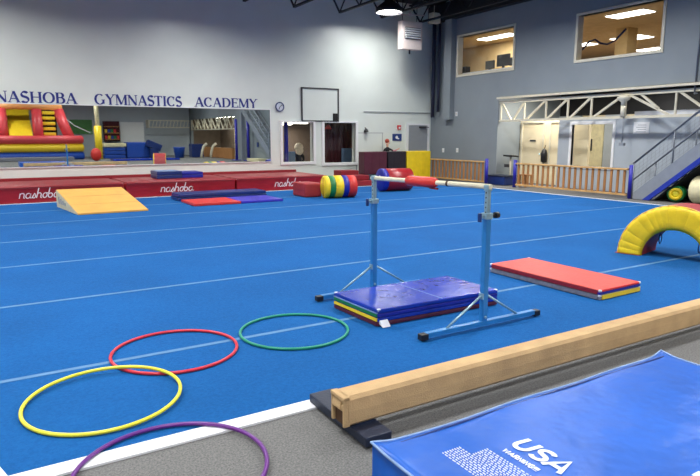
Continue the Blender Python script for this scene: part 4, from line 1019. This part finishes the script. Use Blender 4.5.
tag(B().box(13.2,14.1,-8.6,-7.8,.003,1.0,.04).build('foam_block', M['navy_vinyl']),'dark blue foam block before the reflected truss opening','foam block')
for i, (x, y) in enumerate(((13.5,-6),(14.3,-6.3))):
    tag(B().tube([(x-.15,y,0),(x-.08,y,.5),(x+.05,y,.85),(x+.3,y,1.05)],.09,10).build('bent_post', M['cream_steel']),['left','right'][i]+' cream bent post reflected before the truss opening','post')
tag(B().box(14.7,14.88,-13,-3.2,.003,.75).build('low_barrier', M['wood']),'brown low barrier across the reflected truss opening','barrier')
for i, (x, y) in enumerate(((14.2,-1),(14.6,.1))):
    o = thing('bar_post',['left','right'][i]+' dark blue apparatus post in the right of the mirror','post',(x,y,0))
    B().cyl((x,y,0),(x,y,2.7),.09,14).build('pole', M['post_blue'], o); B().box(x-.25,x+.25,y-.25,y+.25,.0,.05).build('base_plate', M['post_blue'], o)
tag(B().box(14.35,14.6,-.65,-.4,0,6.3).build('wall_column', M['stair_grey']),'pale grey column between the blue posts in the mirror','column')
tag(B().box(14.2,14.88,.8,2.6,.003,.2,.03).build('gym_mat', M['cream_vinyl']),'pale yellow mat at the lower right of the mirror','gym mat')
tag(B().box(14.86,14.89,.9,1.15,.9,1.2).build('notice', M['sign_blue']),'small blue notice on the grey wall in the right of the mirror','notice')
r = thing('steel_truss','cream truss over the opening reflected in the right half of the mirror','truss',(14.97,-8.3,2.1))
B().box(14.93,15.02,-13.6,-3,2.98,3.08).build('top_chord', M['cream_steel'], r); B().box(14.93,15.02,-13.6,-3,2.07,2.15).build('bottom_chord', M['cream_steel'], r)
for i in range(12):
    y = -13.6+i*.88; B().bar((14.97,y,2.1),(14.97,y+.88,3.0) if i%2 else (14.97,y,3.0),.07).bar((14.97,y,3.0),(14.97,y+.88,2.1),.07).build('web_diagonal', M['cream_steel'], r)
struct(B().box(17.5,17.6,-13.8,-2.8,-.1,3.2).build('wall_annex', M['room_brown'])); struct(B().box(15.1,17.6,-13.9,-2.7,3.12,3.2).build('ceiling', M['room_brown'])); struct(B().box(15.1,17.6,-13.9,-2.7,-.2,-.012).build('floor', M['outer_carpet']))
struct(B().box(15.1,17.6,-13.9,-13.8,0,3.12).box(15.1,17.6,-2.8,-2.7,0,3.12).build('wall_annex_end', M['room_brown']))
o = thing('annex_door','cream door in the brown annex seen in the mirror','door',(17.45,-8.5,0))
B().box(17.4,17.49,-10,-7.5,0,2.1).build('door_leaf', M['room_cream'], o); B().ball((17.36,-7.7,1),.04).build('door_handle', M['steel'], o)
r = thing('steel_truss','second cream truss crossing high on the far wall in the mirror','truss',(12.9,-13,2.3))
B().box(11.3,14.6,-13.03,-12.97,2.8,2.88).build('top_chord', M['cream_steel'], r); B().box(11.3,14.6,-13.03,-12.97,2.26,2.33).build('bottom_chord', M['cream_steel'], r)
for i in range(12): B().bar((11.3+i*.28,-13,2.3),(11.44+i*.28,-13,2.84),.04).build('web_diagonal', M['cream_steel'], r)
B().box(11.3,11.36,-13.99,-12.97,2.26,2.88).build('end_plate', M['cream_steel'], r)
ld = bpy.data.lights.new('annex_fill','AREA'); ld.shape='RECTANGLE'; ld.size=.3; ld.size_y=6; ld.energy=110; ld.color=(1,.92,.78)  # added lamp that brightens the annex behind the opening
o = thing('added_strip_light','strip light added to brighten the annex seen in the mirror','ceiling light',(16.2,-8,3.05)); B().box(16.05,16.35,-11,-5,3.06,3.12).build('light_panel', M['panel_light'], o)
l = bpy.data.objects.new('annex_fill', ld); COL.objects.link(l); l.parent = o
# second flight of stairs by the right wall, behind the camera's right
r = thing('metal_staircase','grey metal staircase reflected at the right end of the mirror','stairs',(14.2,3,0))
for x in (13.85,14.75): B().prism([(5.2,.35),(5.2,.75),(.9,3.55),(.9,3.15)],'x',x,x+.05).build('stringer', M['stair_grey'], r)
for i in range(14): B().box(13.9,14.75,5.0-i*.3,5.25-i*.3,.6+i*.2,.63+i*.2).build('tread', M['stair_grey'], r)
for dz in (.45,.9): B().cyl((13.87,5.2,.75+dz),(13.87,.9,3.55+dz),.03,8).build('handrail', M['stair_grey'], r)
for i in range(4): y = 5.1-i*1.35; z = .75+(5.2-y)*.651; B().cyl((13.87,y,z),(13.87,y,z+.9),.025,8).build('rail_post', M['stair_grey'], r)
B().box(13.9,14.8,5.1,5.2,0,.7).build('bottom_step', M['stair_grey'], r)
# ------------------------------------------------------------------ daylight-free ambience
w = bpy.data.worlds.new('world'); scn.world = w; w.use_nodes = True
w.node_tree.nodes['Background'].inputs[0].default_value = (.5,.55,.65,1); w.node_tree.nodes['Background'].inputs[1].default_value = .1
vs = scn.view_settings; vs.view_transform = 'Standard'; vs.look = 'None'; vs.gamma = 1; vs.use_curve_mapping = False
vs.exposure = 0.1
